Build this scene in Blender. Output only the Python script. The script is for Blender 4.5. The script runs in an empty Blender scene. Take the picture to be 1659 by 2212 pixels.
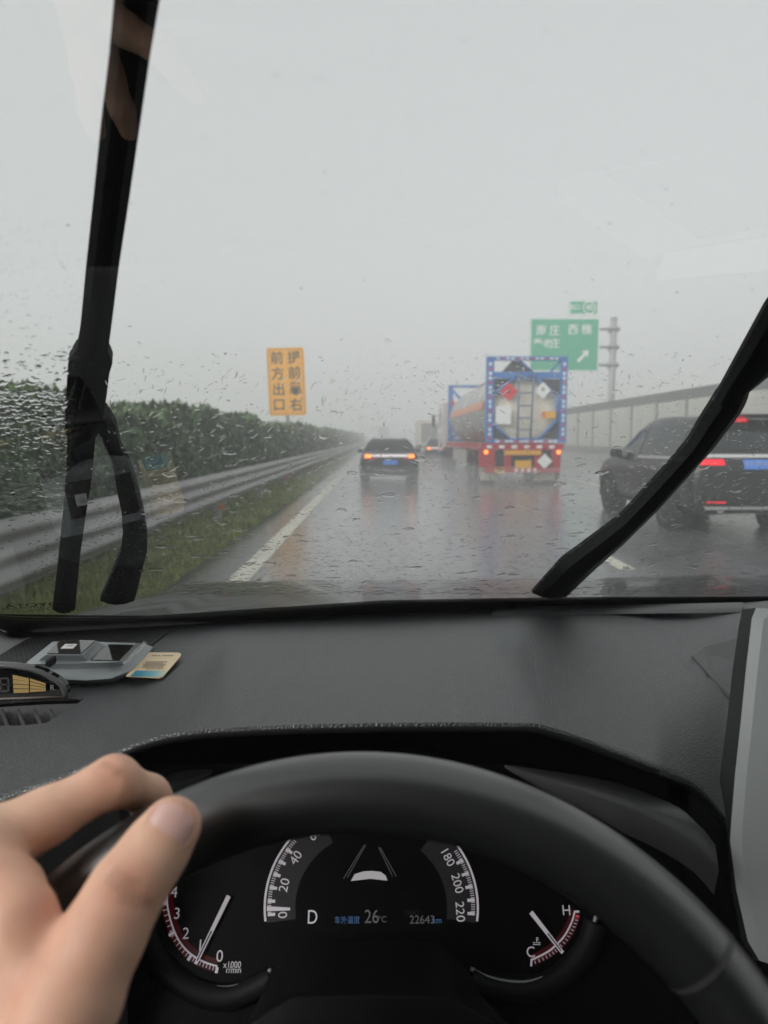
import bpy, bmesh, math, random
import numpy as np
from mathutils import Vector, Matrix
from mathutils.bvhtree import BVHTree

random.seed(7)
rng = np.random.default_rng(7)
S = bpy.context.scene
R = math.radians

# ------------------------------------------------------------------ camera
CAM = Vector((0, 0, 1.40))
PITCH, YAW = R(5.9), R(0.54)
FPX, CX, CY = 1533.0, 829.5, 1106.0            # measured on the photo at 1659 x 2212
cd = bpy.data.cameras.new('camera')
cd.sensor_fit = 'VERTICAL'
cd.sensor_height = 24.0
cd.sensor_width = 18.0
cd.lens = 24.0 * FPX / 2212.0
cd.clip_start, cd.clip_end = 0.02, 3000
cd.dof.use_dof = True
cd.dof.focus_distance = 0.66
cd.dof.aperture_fstop = 5.8
cam = bpy.data.objects.new('camera', cd)
S.collection.objects.link(cam)
cam.location = CAM
cam.rotation_euler = (math.pi / 2 - PITCH, 0, -YAW)
S.camera = cam

# ------------------------------------------------------------------ sky, sun, exposure
SUN_EL, SUN_AZ = R(28), R(230)
W = bpy.data.worlds.new('World')
S.world = W
W.use_nodes = True
nt = W.node_tree
nt.nodes.clear()
sky = nt.nodes.new('ShaderNodeTexSky')
sky.sky_type = 'NISHITA'
sky.sun_disc = False
sky.sun_elevation = SUN_EL
sky.sun_rotation = SUN_AZ
sky.air_density = 1.0
sky.dust_density = 4.0
hs = nt.nodes.new('ShaderNodeHueSaturation')
hs.inputs['Saturation'].default_value = 0.10
mx = nt.nodes.new('ShaderNodeMix')
mx.data_type = 'RGBA'
mx.inputs[0].default_value = 0.7
mx.inputs[7].default_value = (5.65, 5.8, 5.85, 1)         # even cloud deck
bg = nt.nodes.new('ShaderNodeBackground')
bg.inputs['Strength'].default_value = 0.109
wo = nt.nodes.new('ShaderNodeOutputWorld')
nt.links.new(sky.outputs[0], hs.inputs['Color'])
nt.links.new(hs.outputs[0], mx.inputs[6])
nt.links.new(mx.outputs[2], bg.inputs[0])
nt.links.new(bg.outputs[0], wo.inputs[0])
sd = bpy.data.lights.new('sun', 'SUN')
sd.energy = 1.5
sd.angle = R(40)
sd.color = (1.0, 0.98, 0.95)
sun = bpy.data.objects.new('sun', sd)
S.collection.objects.link(sun)
sun.rotation_euler = (math.pi / 2 - SUN_EL, 0, math.pi - SUN_AZ)
S.view_settings.view_transform = 'Standard'
S.view_settings.look = 'None'
S.view_settings.exposure = 0.45
S.view_settings.gamma = 1.0
S.render.engine = 'CYCLES'
C = S.cycles
C.use_denoising = True
C.max_bounces = 9
C.diffuse_bounces = 3
C.glossy_bounces = 3
C.adaptive_threshold = 0.02
C.transmission_bounces = 8
C.transparent_max_bounces = 24
C.volume_bounces = 1
C.caustics_reflective = False
C.caustics_refractive = False
C.sample_clamp_indirect = 6.0

# ------------------------------------------------------------------ pixel -> place
Fv = Vector((math.sin(YAW) * math.cos(PITCH), math.cos(YAW) * math.cos(PITCH), -math.sin(PITCH)))
Rv = Vector((math.cos(YAW), -math.sin(YAW), 0))
Uv = Rv.cross(Fv)


def ray(u, v):
    return Fv + Rv * ((u - CX) / FPX) - Uv * ((v - CY) / FPX)


def atd(u, v, d):
    return CAM + ray(u, v) * d


def atY(u, v, Y):
    r = ray(u, v)
    return CAM + r * (Y / r.y)


def onz(u, v, z):
    r = ray(u, v)
    return CAM + r * ((z - CAM.z) / r.z)


def interp(pts, x):
    return float(np.interp(x, [p[0] for p in pts], [p[1] for p in pts]))


# ------------------------------------------------------------------ object helpers
def link(o):
    S.collection.objects.link(o)
    return o


def tag(o, label, cat, group=None, kind=None):
    if label: o['label'] = label
    if cat: o['category'] = cat
    if group: o['group'] = group
    if kind: o['kind'] = kind
    return o


def thing(name, label, cat, loc=(0, 0, 0), rz=0, group=None):
    o = link(bpy.data.objects.new(name, None))
    o.empty_display_size = 0.1
    o.location = loc
    o.rotation_euler = (0, 0, rz)
    return tag(o, label, cat, group)


class MB:
    """collects shapes, built as ONE mesh object"""
    def __init__(s):
        s.v, s.f, s.sm = [], [], []

    def face(s, idx, smooth=False):
        s.f.append(tuple(idx)); s.sm.append(smooth)

    def add(s, verts, faces, smooth=False):
        b = len(s.v)
        s.v += [tuple(v) for v in verts]
        for f in faces: s.face([b + i for i in f], smooth)
        return s

    def box(s, c, d, rot=None, bev=0.0):
        hx, hy, hz = d[0] / 2, d[1] / 2, d[2] / 2
        if bev <= 0:
            P = [Vector((x, y, z)) for z in (-hz, hz) for y in (-hy, hy) for x in (-hx, hx)]
            F = [(0, 2, 3, 1), (4, 5, 7, 6), (0, 1, 5, 4), (2, 6, 7, 3), (0, 4, 6, 2), (1, 3, 7, 5)]
        else:
            bm = bmesh.new()
            bmesh.ops.create_cube(bm, size=1)
            bmesh.ops.scale(bm, vec=d, verts=bm.verts)
            bmesh.ops.bevel(bm, geom=bm.edges[:] , offset=bev, segments=2, affect='EDGES', profile=0.5)
            bm.verts.ensure_lookup_table()
            P = [v.co.copy() for v in bm.verts]
            F = [[v.index for v in f.verts] for f in bm.faces]
            bm.free()
        if rot is not None: P = [rot @ p for p in P]
        c = Vector(c)
        return s.add([p + c for p in P], F, False)

    def b2(s, a, b, bev=0.0):
        a, b = Vector(a), Vector(b)
        return s.box((a + b) / 2, [abs(x) for x in (b - a)], None, bev)

    def tube(s, path, r, n=10, cap=True, flat=None):
        path = [Vector(p) for p in path]
        m = len(path)
        rr = r if isinstance(r, (list, tuple)) else [r] * m
        b = len(s.v)
        up = None
        for i, p in enumerate(path):
            t = (path[min(i + 1, m - 1)] - path[max(i - 1, 0)]).normalized()
            if up is None:
                up = Vector((0, 0, 1)) if abs(t.z) < 0.9 else Vector((0, 1, 0))
            a = t.cross(up).normalized()
            c = a.cross(t).normalized()
            up = c
            for k in range(n):
                th = 2 * math.pi * k / n
                s.v.append(tuple(p + a * math.cos(th) * rr[i] + c * math.sin(th) * rr[i] * (flat or 1)))
        for i in range(m - 1):
            for k in range(n):
                k2 = (k + 1) % n
                s.face((b + i * n + k, b + i * n + k2, b + (i + 1) * n + k2, b + (i + 1) * n + k), True)
        if cap:
            s.face([b + k for k in range(n)][::-1])
            s.face([b + (m - 1) * n + k for k in range(n)])
        return s

    def lathe(s, prof, c, ax, n=28, closed=False):
        ax = Vector(ax).normalized()
        e1 = ax.orthogonal().normalized(); e2 = ax.cross(e1)
        c = Vector(c); b = len(s.v); m = len(prof)
        for (r, h) in prof:
            for k in range(n):
                th = 2 * math.pi * k / n
                s.v.append(tuple(c + ax * h + (e1 * math.cos(th) + e2 * math.sin(th)) * r))
        for i in range(m - 1 if not closed else m):
            j = (i + 1) % m
            for k in range(n):
                k2 = (k + 1) % n
                s.face((b + i * n + k, b + i * n + k2, b + j * n + k2, b + j * n + k), True)
        return s

    def prism(s, poly, off, cap0=True):
        poly = [Vector(p) for p in poly]
        n = len(poly)
        offs = off if isinstance(off, list) else [Vector(off)] * n
        b = len(s.v)
        s.v += [tuple(p) for p in poly] + [tuple(p + o) for p, o in zip(poly, offs)]
        if cap0: s.face(range(b, b + n))
        s.face(list(range(b + n, b + 2 * n))[::-1])
        for i in range(n):
            j = (i + 1) % n
            s.face((b + i, b + n + i, b + n + j, b + j))
        return s

    def grid(s, rows, smooth=True, flip=False):
        m, n = len(rows), len(rows[0])
        b = len(s.v)
        for r in rows: s.v += [tuple(p) for p in r]
        for i in range(m - 1):
            for j in range(n - 1):
                q = (b + i * n + j, b + i * n + j + 1, b + (i + 1) * n + j + 1, b + (i + 1) * n + j)
                s.face(q[::-1] if flip else q, smooth)
        return s

    def build(s, name, mat, parent=None, fix=True, bevel=0.0, uv=None):
        me = bpy.data.meshes.new(name)
        me.from_pydata(s.v, [], s.f)
        me.polygons.foreach_set('use_smooth', s.sm)
        if uv is not None:
            l = me.uv_layers.new(name='UVMap')
            for lp in me.loops:
                l.data[lp.index].uv = uv[lp.vertex_index]
        if fix:
            bm = bmesh.new(); bm.from_mesh(me)
            bmesh.ops.recalc_face_normals(bm, faces=bm.faces)
            bm.to_mesh(me); bm.free()
        if mat: me.materials.append(mat)
        me.update()
        o = link(bpy.data.objects.new(name, me))
        if parent: o.parent = parent
        if bevel:
            md = o.modifiers.new('bevel', 'BEVEL'); md.width = bevel; md.segments = 2
            md.limit_method = 'ANGLE'; md.angle_limit = R(40)
        return o


def copy_tree(o, parent=None):
    c = link(o.copy())
    if parent: c.parent = parent
    for ch in list(o.children): copy_tree(ch, c)
    return c


def text(name, body, size, origin, right, up, mat, parent=None, align='CENTER', sx=1.0, bold=0.0, mirror=False):
    cu = bpy.data.curves.new(name, 'FONT')
    cu.body = body
    cu.size = size
    cu.align_x = align
    cu.align_y = 'CENTER'
    cu.resolution_u = 4
    cu.offset = bold
    t = link(bpy.data.objects.new(name, cu))
    bpy.context.view_layer.update()
    me = bpy.data.meshes.new_from_object(t.evaluated_get(bpy.context.evaluated_depsgraph_get()))
    bpy.data.objects.remove(t); bpy.data.curves.remove(cu)
    right = Vector(right).normalized(); up = Vector(up).normalized()
    nrm = right.cross(up)
    m = Matrix((right * sx * (-1 if mirror else 1), up, nrm)).transposed().to_4x4()
    m.translation = Vector(origin)
    me.transform(m)
    me.materials.clear(); me.materials.append(mat)
    o = link(bpy.data.objects.new(name, me))
    if parent: o.parent = parent
    return o


# ------------------------------------------------------------------ materials
def mat(name, col, rough=0.5, metal=0.0, spec=0.5, coat=0.0, emit=None, es=1.0, bump=None, vary=None, sss=0.0):
    """bump: (kind, scale, strength, distance);  vary: (scale, amount)"""
    m = bpy.data.materials.new(name); m.use_nodes = True
    n = m.node_tree; b = n.nodes['Principled BSDF']
    c4 = (*col, 1)
    b.inputs['Base Color'].default_value = c4
    b.inputs['Roughness'].default_value = rough
    b.inputs['Metallic'].default_value = metal
    b.inputs['Specular IOR Level'].default_value = spec
    b.inputs['Coat Weight'].default_value = coat
    b.inputs['Coat Roughness'].default_value = 0.04 if name != 'wheel_leather' else 0.42
    if emit:
        b.inputs['Emission Color'].default_value = (*emit, 1)
        b.inputs['Emission Strength'].default_value = es
    if sss:
        b.inputs['Subsurface Weight'].default_value = sss
        b.inputs['Subsurface Radius'].default_value = (1.0, 0.35, 0.2)
        b.inputs['Subsurface Scale'].default_value = 0.004
    tc = n.nodes.new('ShaderNodeTexCoord')
    if vary:
        nz = n.nodes.new('ShaderNodeTexNoise'); nz.inputs['Scale'].default_value = vary[0]
        nz.inputs['Detail'].default_value = 6
        n.links.new(tc.outputs['Object'], nz.inputs['Vector'])
        rp = n.nodes.new('ShaderNodeValToRGB')
        a = vary[1]
        rp.color_ramp.elements[0].position = 0.3; rp.color_ramp.elements[1].position = 0.7
        rp.color_ramp.elements[0].color = (*[x * (1 - a) for x in col], 1)
        rp.color_ramp.elements[1].color = (*[min(1, x * (1 + a)) for x in col], 1)
        n.links.new(nz.outputs['Fac'], rp.inputs[0])
        n.links.new(rp.outputs[0], b.inputs['Base Color'])
    if bump:
        kind, sc, st, di = bump
        if kind == 'voronoi':
            tx = n.nodes.new('ShaderNodeTexVoronoi'); tx.feature = 'DISTANCE_TO_EDGE'
            nz2 = n.nodes.new('ShaderNodeTexNoise'); nz2.inputs['Scale'].default_value = sc * 0.6
            n.links.new(tc.outputs['Object'], nz2.inputs['Vector'])
            ad = n.nodes.new('ShaderNodeMixRGB'); ad.blend_type = 'ADD'; ad.inputs[0].default_value = 0.6 / sc
            n.links.new(tc.outputs['Object'], ad.inputs[1]); n.links.new(nz2.outputs['Color'], ad.inputs[2])
            n.links.new(ad.outputs[0], tx.inputs['Vector'])
            src = n.nodes.new('ShaderNodeMath'); src.operation = 'SMOOTH_MIN'
            src.inputs[1].default_value = 0.18; src.inputs[2].default_value = 0.1
            n.links.new(tx.outputs['Distance'], src.inputs[0])
            out = src.outputs[0]
        else:
            tx = n.nodes.new('ShaderNodeTexNoise'); tx.inputs['Detail'].default_value = 5
            n.links.new(tc.outputs['Object'], tx.inputs['Vector'])
            out = tx.outputs['Fac']
        tx.inputs['Scale'].default_value = sc
        bp = n.nodes.new('ShaderNodeBump'); bp.inputs['Strength'].default_value = st
        bp.inputs['Distance'].default_value = di
        n.links.new(out, bp.inputs['Height']); n.links.new(bp.outputs[0], b.inputs['Normal'])
    return m


M = {}
M['dash'] = mat('soft_grain_plastic', (0.037, 0.040, 0.043), 0.40, spec=0.95, bump=('voronoi', 330, 0.9, 0.0019), vary=(9, 0.06))
M['dash_dark'] = mat('black_plastic', (0.007, 0.007, 0.0075), 0.6, spec=0.25)
M['leather'] = mat('wheel_leather', (0.013, 0.014, 0.015), 0.36, spec=1.0, coat=0.7, bump=('voronoi', 700, 0.12, 0.0003))
M['black_gloss'] = mat('gloss_black', (0.006, 0.006, 0.007), 0.12)
M['panel_black'] = mat('cluster_black', (0.004, 0.004, 0.0045), 0.35, spec=0.2)
M['rubber'] = mat('wiper_rubber', (0.006, 0.006, 0.0065), 0.75, spec=0.2, bump=('noise', 200, 0.1, 0.001))
M['trim'] = mat('pillar_trim', (0.30, 0.30, 0.295), 0.75, bump=('noise', 600, 0.1, 0.0005))
M['headliner'] = mat('headliner', (0.60, 0.59, 0.55), 0.9)
M['silver'] = mat('satin_silver', (0.52, 0.555, 0.56), 0.36, metal=0.15)
M['chrome'] = mat('satin_chrome', (0.55, 0.56, 0.55), 0.22, metal=1.0)
M['white_em'] = mat('display_white', (0.5, 0.5, 0.5), 0.5, emit=(0.80, 0.72, 0.82), es=0.165)
M['dim_em'] = mat('display_dim', (0.1, 0.1, 0.1), 0.5, emit=(0.62, 0.62, 0.66), es=0.05)
M['blue_em'] = mat('display_blue', (0.02, 0.04, 0.1), 0.5, emit=(0.18, 0.42, 0.85), es=0.13)
M['red_em'] = mat('display_red', (0.02, 0.002, 0.002), 0.5, emit=(0.7, 0.02, 0.05), es=0.02)
M['band_em'] = mat('display_band', (0.01, 0.01, 0.011), 0.5, emit=(0.55, 0.55, 0.6), es=0.006)
M['skin'] = mat('skin', (0.95, 0.555, 0.395), 0.46, spec=0.45, sss=0.18, vary=(55, 0.16), bump=('voronoi', 1100, 0.35, 0.0006))
M['nail'] = mat('nail', (0.90, 0.54, 0.48), 0.25, spec=0.6, sss=0.15, coat=0.4)
M['device'] = mat('device_grey', (0.33, 0.36, 0.375), 0.36, spec=0.5)
M['asphalt'] = None


def wet_asphalt():
    m = bpy.data.materials.new('wet_asphalt'); m.use_nodes = True
    n = m.node_tree; b = n.nodes['Principled BSDF']
    tc = n.nodes.new('ShaderNodeTexCoord')
    mp = n.nodes.new('ShaderNodeMapping'); mp.inputs['Scale'].default_value = (0.55, 0.10, 1)
    n.links.new(tc.outputs['Object'], mp.inputs[0])
    nz = n.nodes.new('ShaderNodeTexNoise'); nz.inputs['Scale'].default_value = 1.6; nz.inputs['Detail'].default_value = 7
    n.links.new(mp.outputs[0], nz.inputs['Vector'])
    r1 = n.nodes.new('ShaderNodeValToRGB')
    r1.color_ramp.elements[0].position = .35; r1.color_ramp.elements[1].position = .68
    r1.color_ramp.elements[0].color = (.16, .163, .169, 1); r1.color_ramp.elements[1].color = (.22, .223, .229, 1)
    n.links.new(nz.outputs['Fac'], r1.inputs[0]); n.links.new(r1.outputs[0], b.inputs['Base Color'])
    r2 = n.nodes.new('ShaderNodeMapRange')
    r2.inputs[1].default_value = .3; r2.inputs[2].default_value = .7; r2.inputs[3].default_value = .14; r2.inputs[4].default_value = .34
    n.links.new(nz.outputs['Fac'], r2.inputs[0]); n.links.new(r2.outputs[0], b.inputs['Roughness'])
    n2 = n.nodes.new('ShaderNodeTexNoise'); n2.inputs['Scale'].default_value = 14; n2.inputs['Detail'].default_value = 8
    n.links.new(tc.outputs['Object'], n2.inputs['Vector'])
    bp = n.nodes.new('ShaderNodeBump'); bp.inputs['Strength'].default_value = .22; bp.inputs['Distance'].default_value = .008
    n.links.new(n2.outputs['Fac'], bp.inputs['Height']); n.links.new(bp.outputs[0], b.inputs['Normal'])
    b.inputs['Specular IOR Level'].default_value = 0.8
    b.inputs['Coat Weight'].default_value = 1.0; b.inputs['Coat Roughness'].default_value = 0.24
    return m


M['asphalt'] = wet_asphalt()
M['ground'] = mat('verge_soil', (0.14, 0.16, 0.07), 0.9, vary=(3, 0.4), bump=('noise', 12, 0.5, 0.03))
M['grass'] = mat('grass_blade', (0.27, 0.33, 0.085), 0.6, vary=(2.0, 0.35))
M['leaf'] = mat('hedge_leaf', (0.066, 0.14, 0.042), 0.5, vary=(1.3, 0.5))
M['leaf_young'] = mat('hedge_young_leaf', (0.088, 0.145, 0.04), 0.5, vary=(1.3, 0.4))
M['dark_filler'] = mat('hedge_inner', (0.02, 0.027, 0.014), 0.9)
M['paint_white'] = mat('road_paint', (0.76, 0.74, 0.63), 0.45, vary=(2.5, 0.08))
M['zinc'] = mat('galvanised_steel', (0.27, 0.27, 0.265), 0.40, metal=0.5, vary=(1.2, 0.12))
M['zinc_post'] = mat('weathered_post', (0.33, 0.32, 0.30), 0.6, vary=(4, 0.15))
M['orange'] = mat('orange_reflector', (0.75, 0.25, 0.03), 0.4)
M['yellow_sign'] = mat('yellow_sheeting', (0.95, 0.43, 0.02), 0.5, emit=(0.8, 0.36, 0.03), es=0.0)
M['ink'] = mat('black_lettering', (0.02, 0.018, 0.015), 0.6)
M['green_sign'] = mat('green_sheeting', (0.0, 0.38, 0.21), 0.45)
M['white_sheet'] = mat('white_sheeting', (0.82, 0.83, 0.82), 0.5)
M['steel_grey'] = mat('painted_grey_steel', (0.33, 0.34, 0.34), 0.5)
M['barrier'] = mat('barrier_panel', (0.50, 0.50, 0.45), 0.6, vary=(0.8, 0.10))
M['barrier_cap'] = mat('barrier_cap', (0.22, 0.235, 0.225), 0.6)
M['concrete'] = mat('parapet_concrete', (0.24, 0.235, 0.22), 0.8, vary=(1.5, 0.2))
M['car_dark'] = mat('dark_grey_paint', (0.035, 0.036, 0.038), 0.22, coat=0.8)
M['car_grey'] = mat('graphite_paint', (0.022, 0.023, 0.025), 0.33, metal=0.0, coat=0.2)
M['car_glass'] = mat('car_window_glass', (0.018, 0.024, 0.025), 0.06, spec=0.6)
M['tyre'] = mat('tyre', (0.018, 0.018, 0.018), 0.75)
M['rim'] = mat('alloy_rim', (0.22, 0.22, 0.22), 0.35, metal=0.7)
M['plastic'] = mat('black_trim', (0.02, 0.02, 0.021), 0.5)
M['tail_red'] = mat('tail_light_red', (0.5, 0.01, 0.02), 0.25, emit=(1.0, 0.008, 0.03), es=0.85)
M['tail_dim'] = mat('tail_lens_red', (0.35, 0.012, 0.02), 0.2, emit=(1.0, 0.02, 0.04), es=0.10)
M['tail_orange'] = mat('lit_amber_lamp', (0.8, 0.2, 0.02), 0.3, emit=(1.0, 0.22, 0.03), es=3.0)
M['plate_blue'] = mat('plate_blue', (0.10, 0.28, 0.80), 0.45, emit=(0.08, 0.2, 0.7), es=0.0)
M['plate_yellow'] = mat('plate_yellow', (0.80, 0.42, 0.02), 0.45)
M['truck_blue'] = mat('blue_frame_paint', (0.06, 0.19, 0.50), 0.4, vary=(2, 0.15))
M['truck_red'] = mat('red_chassis_paint', (0.42, 0.022, 0.04), 0.45, vary=(2, 0.2))
M['tank'] = mat('tank_steel', (0.86, 0.80, 0.68), 0.42, metal=0.0, vary=(0.9, 0.12))
M['tank_side'] = mat('tank_barrel_steel', (0.42, 0.42, 0.41), 0.38, metal=0.4, vary=(0.9, 0.15))
M['orange_band'] = mat('orange_band', (0.62, 0.30, 0.19), 0.5)
M['tape_red'] = mat('red_tape', (0.62, 0.03, 0.06), 0.4)
M['flap'] = mat('beige_mudflap', (0.46, 0.42, 0.34), 0.7, vary=(3, 0.2))
M['cab'] = mat('cab_paint', (0.55, 0.50, 0.50), 0.35, coat=0.5)
M['box_white'] = mat('box_panel', (0.50, 0.49, 0.45), 0.6)
M['amber'] = mat('amber_bars', (0.52, 0.36, 0.14), 0.45)
M['seg'] = mat('unlit_segment', (0.075, 0.072, 0.065), 0.4)
M['card'] = mat('beige_card', (0.80, 0.62, 0.38), 0.4)
M['card_text'] = mat('card_print', (0.22, 0.17, 0.12), 0.6)


def card_teal():
    m = bpy.data.materials.new('teal_print'); m.use_nodes = True
    n = m.node_tree; b = n.nodes['Principled BSDF']
    tc = n.nodes.new('ShaderNodeTexCoord'); sp = n.nodes.new('ShaderNodeSeparateXYZ')
    n.links.new(tc.outputs['UV'], sp.inputs[0])
    rp = n.nodes.new('ShaderNodeValToRGB')
    e = rp.color_ramp.elements
    e[0].position = .25; e[0].color = (.015, .24, .36, 1)
    e[1].position = 1.0; e[1].color = (.62, .60, .40, 1)
    x = e.new(.6); x.color = (.09, .38, .44, 1)
    n.links.new(sp.outputs[0], rp.inputs[0]); n.links.new(rp.outputs[0], b.inputs['Base Color'])
    b.inputs['Roughness'].default_value = .35
    return m


M['card_teal'] = card_teal()


def glass_pane():
    m = bpy.data.materials.new('windscreen_glass'); m.use_nodes = True
    n = m.node_tree; n.nodes.clear()
    o = n.nodes.new('ShaderNodeOutputMaterial'); mixs = n.nodes.new('ShaderNodeMixShader')
    fr = n.nodes.new('ShaderNodeFresnel'); fr.inputs['IOR'].default_value = 1.5
    ge = n.nodes.new('ShaderNodeNewGeometry'); mr = n.nodes.new('ShaderNodeMapRange')     # same pane from both sides
    mr.inputs[3].default_value = 1.5; mr.inputs[4].default_value = 1 / 1.5
    n.links.new(ge.outputs['Backfacing'], mr.inputs[0]); n.links.new(mr.outputs[0], fr.inputs['IOR'])
    ml = n.nodes.new('ShaderNodeMath'); ml.operation = 'MULTIPLY'; ml.inputs[1].default_value = 1.7
    ml.use_clamp = True
    tr = n.nodes.new('ShaderNodeBsdfTransparent'); tr.inputs[0].default_value = (.94, .955, .945, 1)
    gl = n.nodes.new('ShaderNodeBsdfGlossy'); gl.inputs['Roughness'].default_value = 0.0
    n.links.new(fr.outputs[0], ml.inputs[0]); n.links.new(ml.outputs[0], mixs.inputs[0])
    n.links.new(tr.outputs[0], mixs.inputs[1]); n.links.new(gl.outputs[0], mixs.inputs[2])
    n.links.new(mixs.outputs[0], o.inputs['Surface'])
    return m


M['glass'] = glass_pane()


def water_mat():
    m = bpy.data.materials.new('water_drop'); m.use_nodes = True
    n = m.node_tree; n.nodes.clear()
    o = n.nodes.new('ShaderNodeOutputMaterial'); g = n.nodes.new('ShaderNodeBsdfGlass')
    g.inputs['IOR'].default_value = 1.33; g.inputs['Roughness'].default_value = 0.0
    n.links.new(g.outputs[0], o.inputs['Surface'])
    return m


M['water'] = water_mat()


def frit_mat():
    """black ceramic edge print: solid below, halftone dots fading out upwards (uv in millimetres / 0..1)"""
    m = bpy.data.materials.new('ceramic_edge_print'); m.use_nodes = True
    n = m.node_tree; n.nodes.clear()
    N = lambda t: n.nodes.new('ShaderNode' + t)

    def mth(op, a, b=None):
        k = N('Math'); k.operation = op
        for i, x in enumerate((a, b)):
            if x is None: continue
            if isinstance(x, (int, float)): k.inputs[i].default_value = x
            else: n.links.new(x, k.inputs[i])
        return k.outputs[0]
    tc = N('TexCoord'); sp = N('SeparateXYZ'); n.links.new(tc.outputs['UV'], sp.inputs[0])
    U, V = sp.outputs[0], sp.outputs[1]
    # staggered grid of dots, about 2 mm apart
    gx = mth('MULTIPLY', U, 1.0)
    gy = mth('MULTIPLY', V, 11.0)
    row = mth('FLOOR', gy)
    sh = mth('MULTIPLY', mth('MODULO', row, 2.0), 0.5)
    fx = mth('SUBTRACT', mth('FRACT', mth('ADD', gx, sh)), 0.5)
    fy = mth('SUBTRACT', mth('FRACT', gy), 0.5)
    d = mth('SQRT', mth('ADD', mth('MULTIPLY', fx, fx), mth('MULTIPLY', fy, fy)))
    rad = mth('SUBTRACT', 1.0, mth('MULTIPLY', V, 0.52))
    dots = mth('LESS_THAN', d, rad)
    solid = mth('LESS_THAN', V, 0.60)
    k = mth('MAXIMUM', dots, solid)
    tr = N('BsdfTransparent'); di = N('BsdfPrincipled')
    di.inputs['Base Color'].default_value = (.004, .004, .004, 1); di.inputs['Roughness'].default_value = .5
    di.inputs['Specular IOR Level'].default_value = 0.2
    mi = N('MixShader'); o = N('OutputMaterial')
    n.links.new(k, mi.inputs[0]); n.links.new(tr.outputs[0], mi.inputs[1]); n.links.new(di.outputs[0], mi.inputs[2])
    n.links.new(mi.outputs[0], o.inputs['Surface'])
    return m


M['frit'] = frit_mat()


def grille_mat():
    m = bpy.data.materials.new('perforated_grille'); m.use_nodes = True
    n = m.node_tree; b = n.nodes['Principled BSDF']

    def mth(op, a, bb=None):
        k = n.nodes.new('ShaderNodeMath'); k.operation = op
        for i, x in enumerate((a, bb)):
            if x is None: continue
            if isinstance(x, (int, float)): k.inputs[i].default_value = x
            else: n.links.new(x, k.inputs[i])
        return k.outputs[0]
    tc = n.nodes.new('ShaderNodeTexCoord'); sp = n.nodes.new('ShaderNodeSeparateXYZ')
    n.links.new(tc.outputs['Object'], sp.inputs[0])
    gx = mth('MULTIPLY', sp.outputs[0], 1 / 0.0052); gy = mth('MULTIPLY', sp.outputs[1], 1 / 0.0045)
    sh = mth('MULTIPLY', mth('MODULO', mth('ABSOLUTE', mth('FLOOR', gy)), 2.0), 0.5)
    fx = mth('SUBTRACT', mth('FRACT', mth('ADD', gx, sh)), 0.5); fy = mth('SUBTRACT', mth('FRACT', gy), 0.5)
    d = mth('SQRT', mth('ADD', mth('MULTIPLY', fx, fx), mth('MULTIPLY', fy, fy)))
    k = mth('LESS_THAN', d, 0.38)
    mi = n.nodes.new('ShaderNodeMixRGB'); mi.inputs[1].default_value = (.05, .05, .052, 1); mi.inputs[2].default_value = (.003, .003, .003, 1)
    n.links.new(k, mi.inputs[0]); n.links.new(mi.outputs[0], b.inputs['Base Color'])
    b.inputs['Roughness'].default_value = .5
    b.inputs['Specular IOR Level'].default_value = 0.25
    return m


M['grille'] = grille_mat()


def bonnet_mat():
    m = mat('wet_bonnet_paint', (0.05, 0.052, 0.055), 0.16, coat=0.6, bump=('noise', 60, 0.25, 0.004))
    return m


M['bonnet'] = bonnet_mat()
#@@SETTING
# ------------------------------------------------------------------ ground and road
def sheet(name, x0, x1, y0, y1, z, m, ny=1):
    b = MB()
    ys = np.linspace(y0, y1, ny + 1)
    b.grid([[(x0, y, z), (x1, y, z)] for y in ys], smooth=False)
    o = b.build(name, m)
    for p in o.data.polygons:
        if p.normal.z < 0: p.flip()
    return tag(o, None, None, kind='structure')


sheet('ground', -400, 400, -60, 410, -0.05, M['ground'])
sheet('road', -1.94, 12.6, -60, 400, 0.0, M['asphalt'])
mk = MB()
mk.grid([[(-1.49, y, .004), (-1.27, y, .004)] for y in (-10, 400)], False)
for k in range(24):
    y0 = 7.5 + (k - 1) * 15.0
    if k != 2: mk.grid([[(2.60, y, .004), (2.78, y, .004)] for y in (y0, y0 + (1.7 if k < 2 else 6.0))], False)
    mk.grid([[(6.52, y, .004), (6.70, y, .004)] for y in (y0 + 10.5, y0 + 17.0)], False)
mk.grid([[(10.6, y, .004), (10.8, y, .004)] for y in (-10, 400)], False)
tag(mk.build('road_marking', M['paint_white']), None, None, kind='structure')
# grass bank between the road and the guard rail
gb = MB()
gx = np.linspace(-9.5, -1.93, 30)
rows = []
for y in np.concatenate([np.linspace(-5, 40, 90), np.linspace(41, 400, 40)]):
    r = []
    for x in gx:
        h = 0.03 + 0.05 * min(1, max(0, (-1.95 - x) / .5)) + 0.02 * math.sin(y * 2.3 + x * 5) * min(1, (-1.93 - x) / .3)
        if x > -1.95: h = -0.03
        r.append((x, y, h))
    rows.append(r)
gb.grid(rows)
tag(gb.build('grass_bank', M['ground']), None, None, kind='structure')

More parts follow.
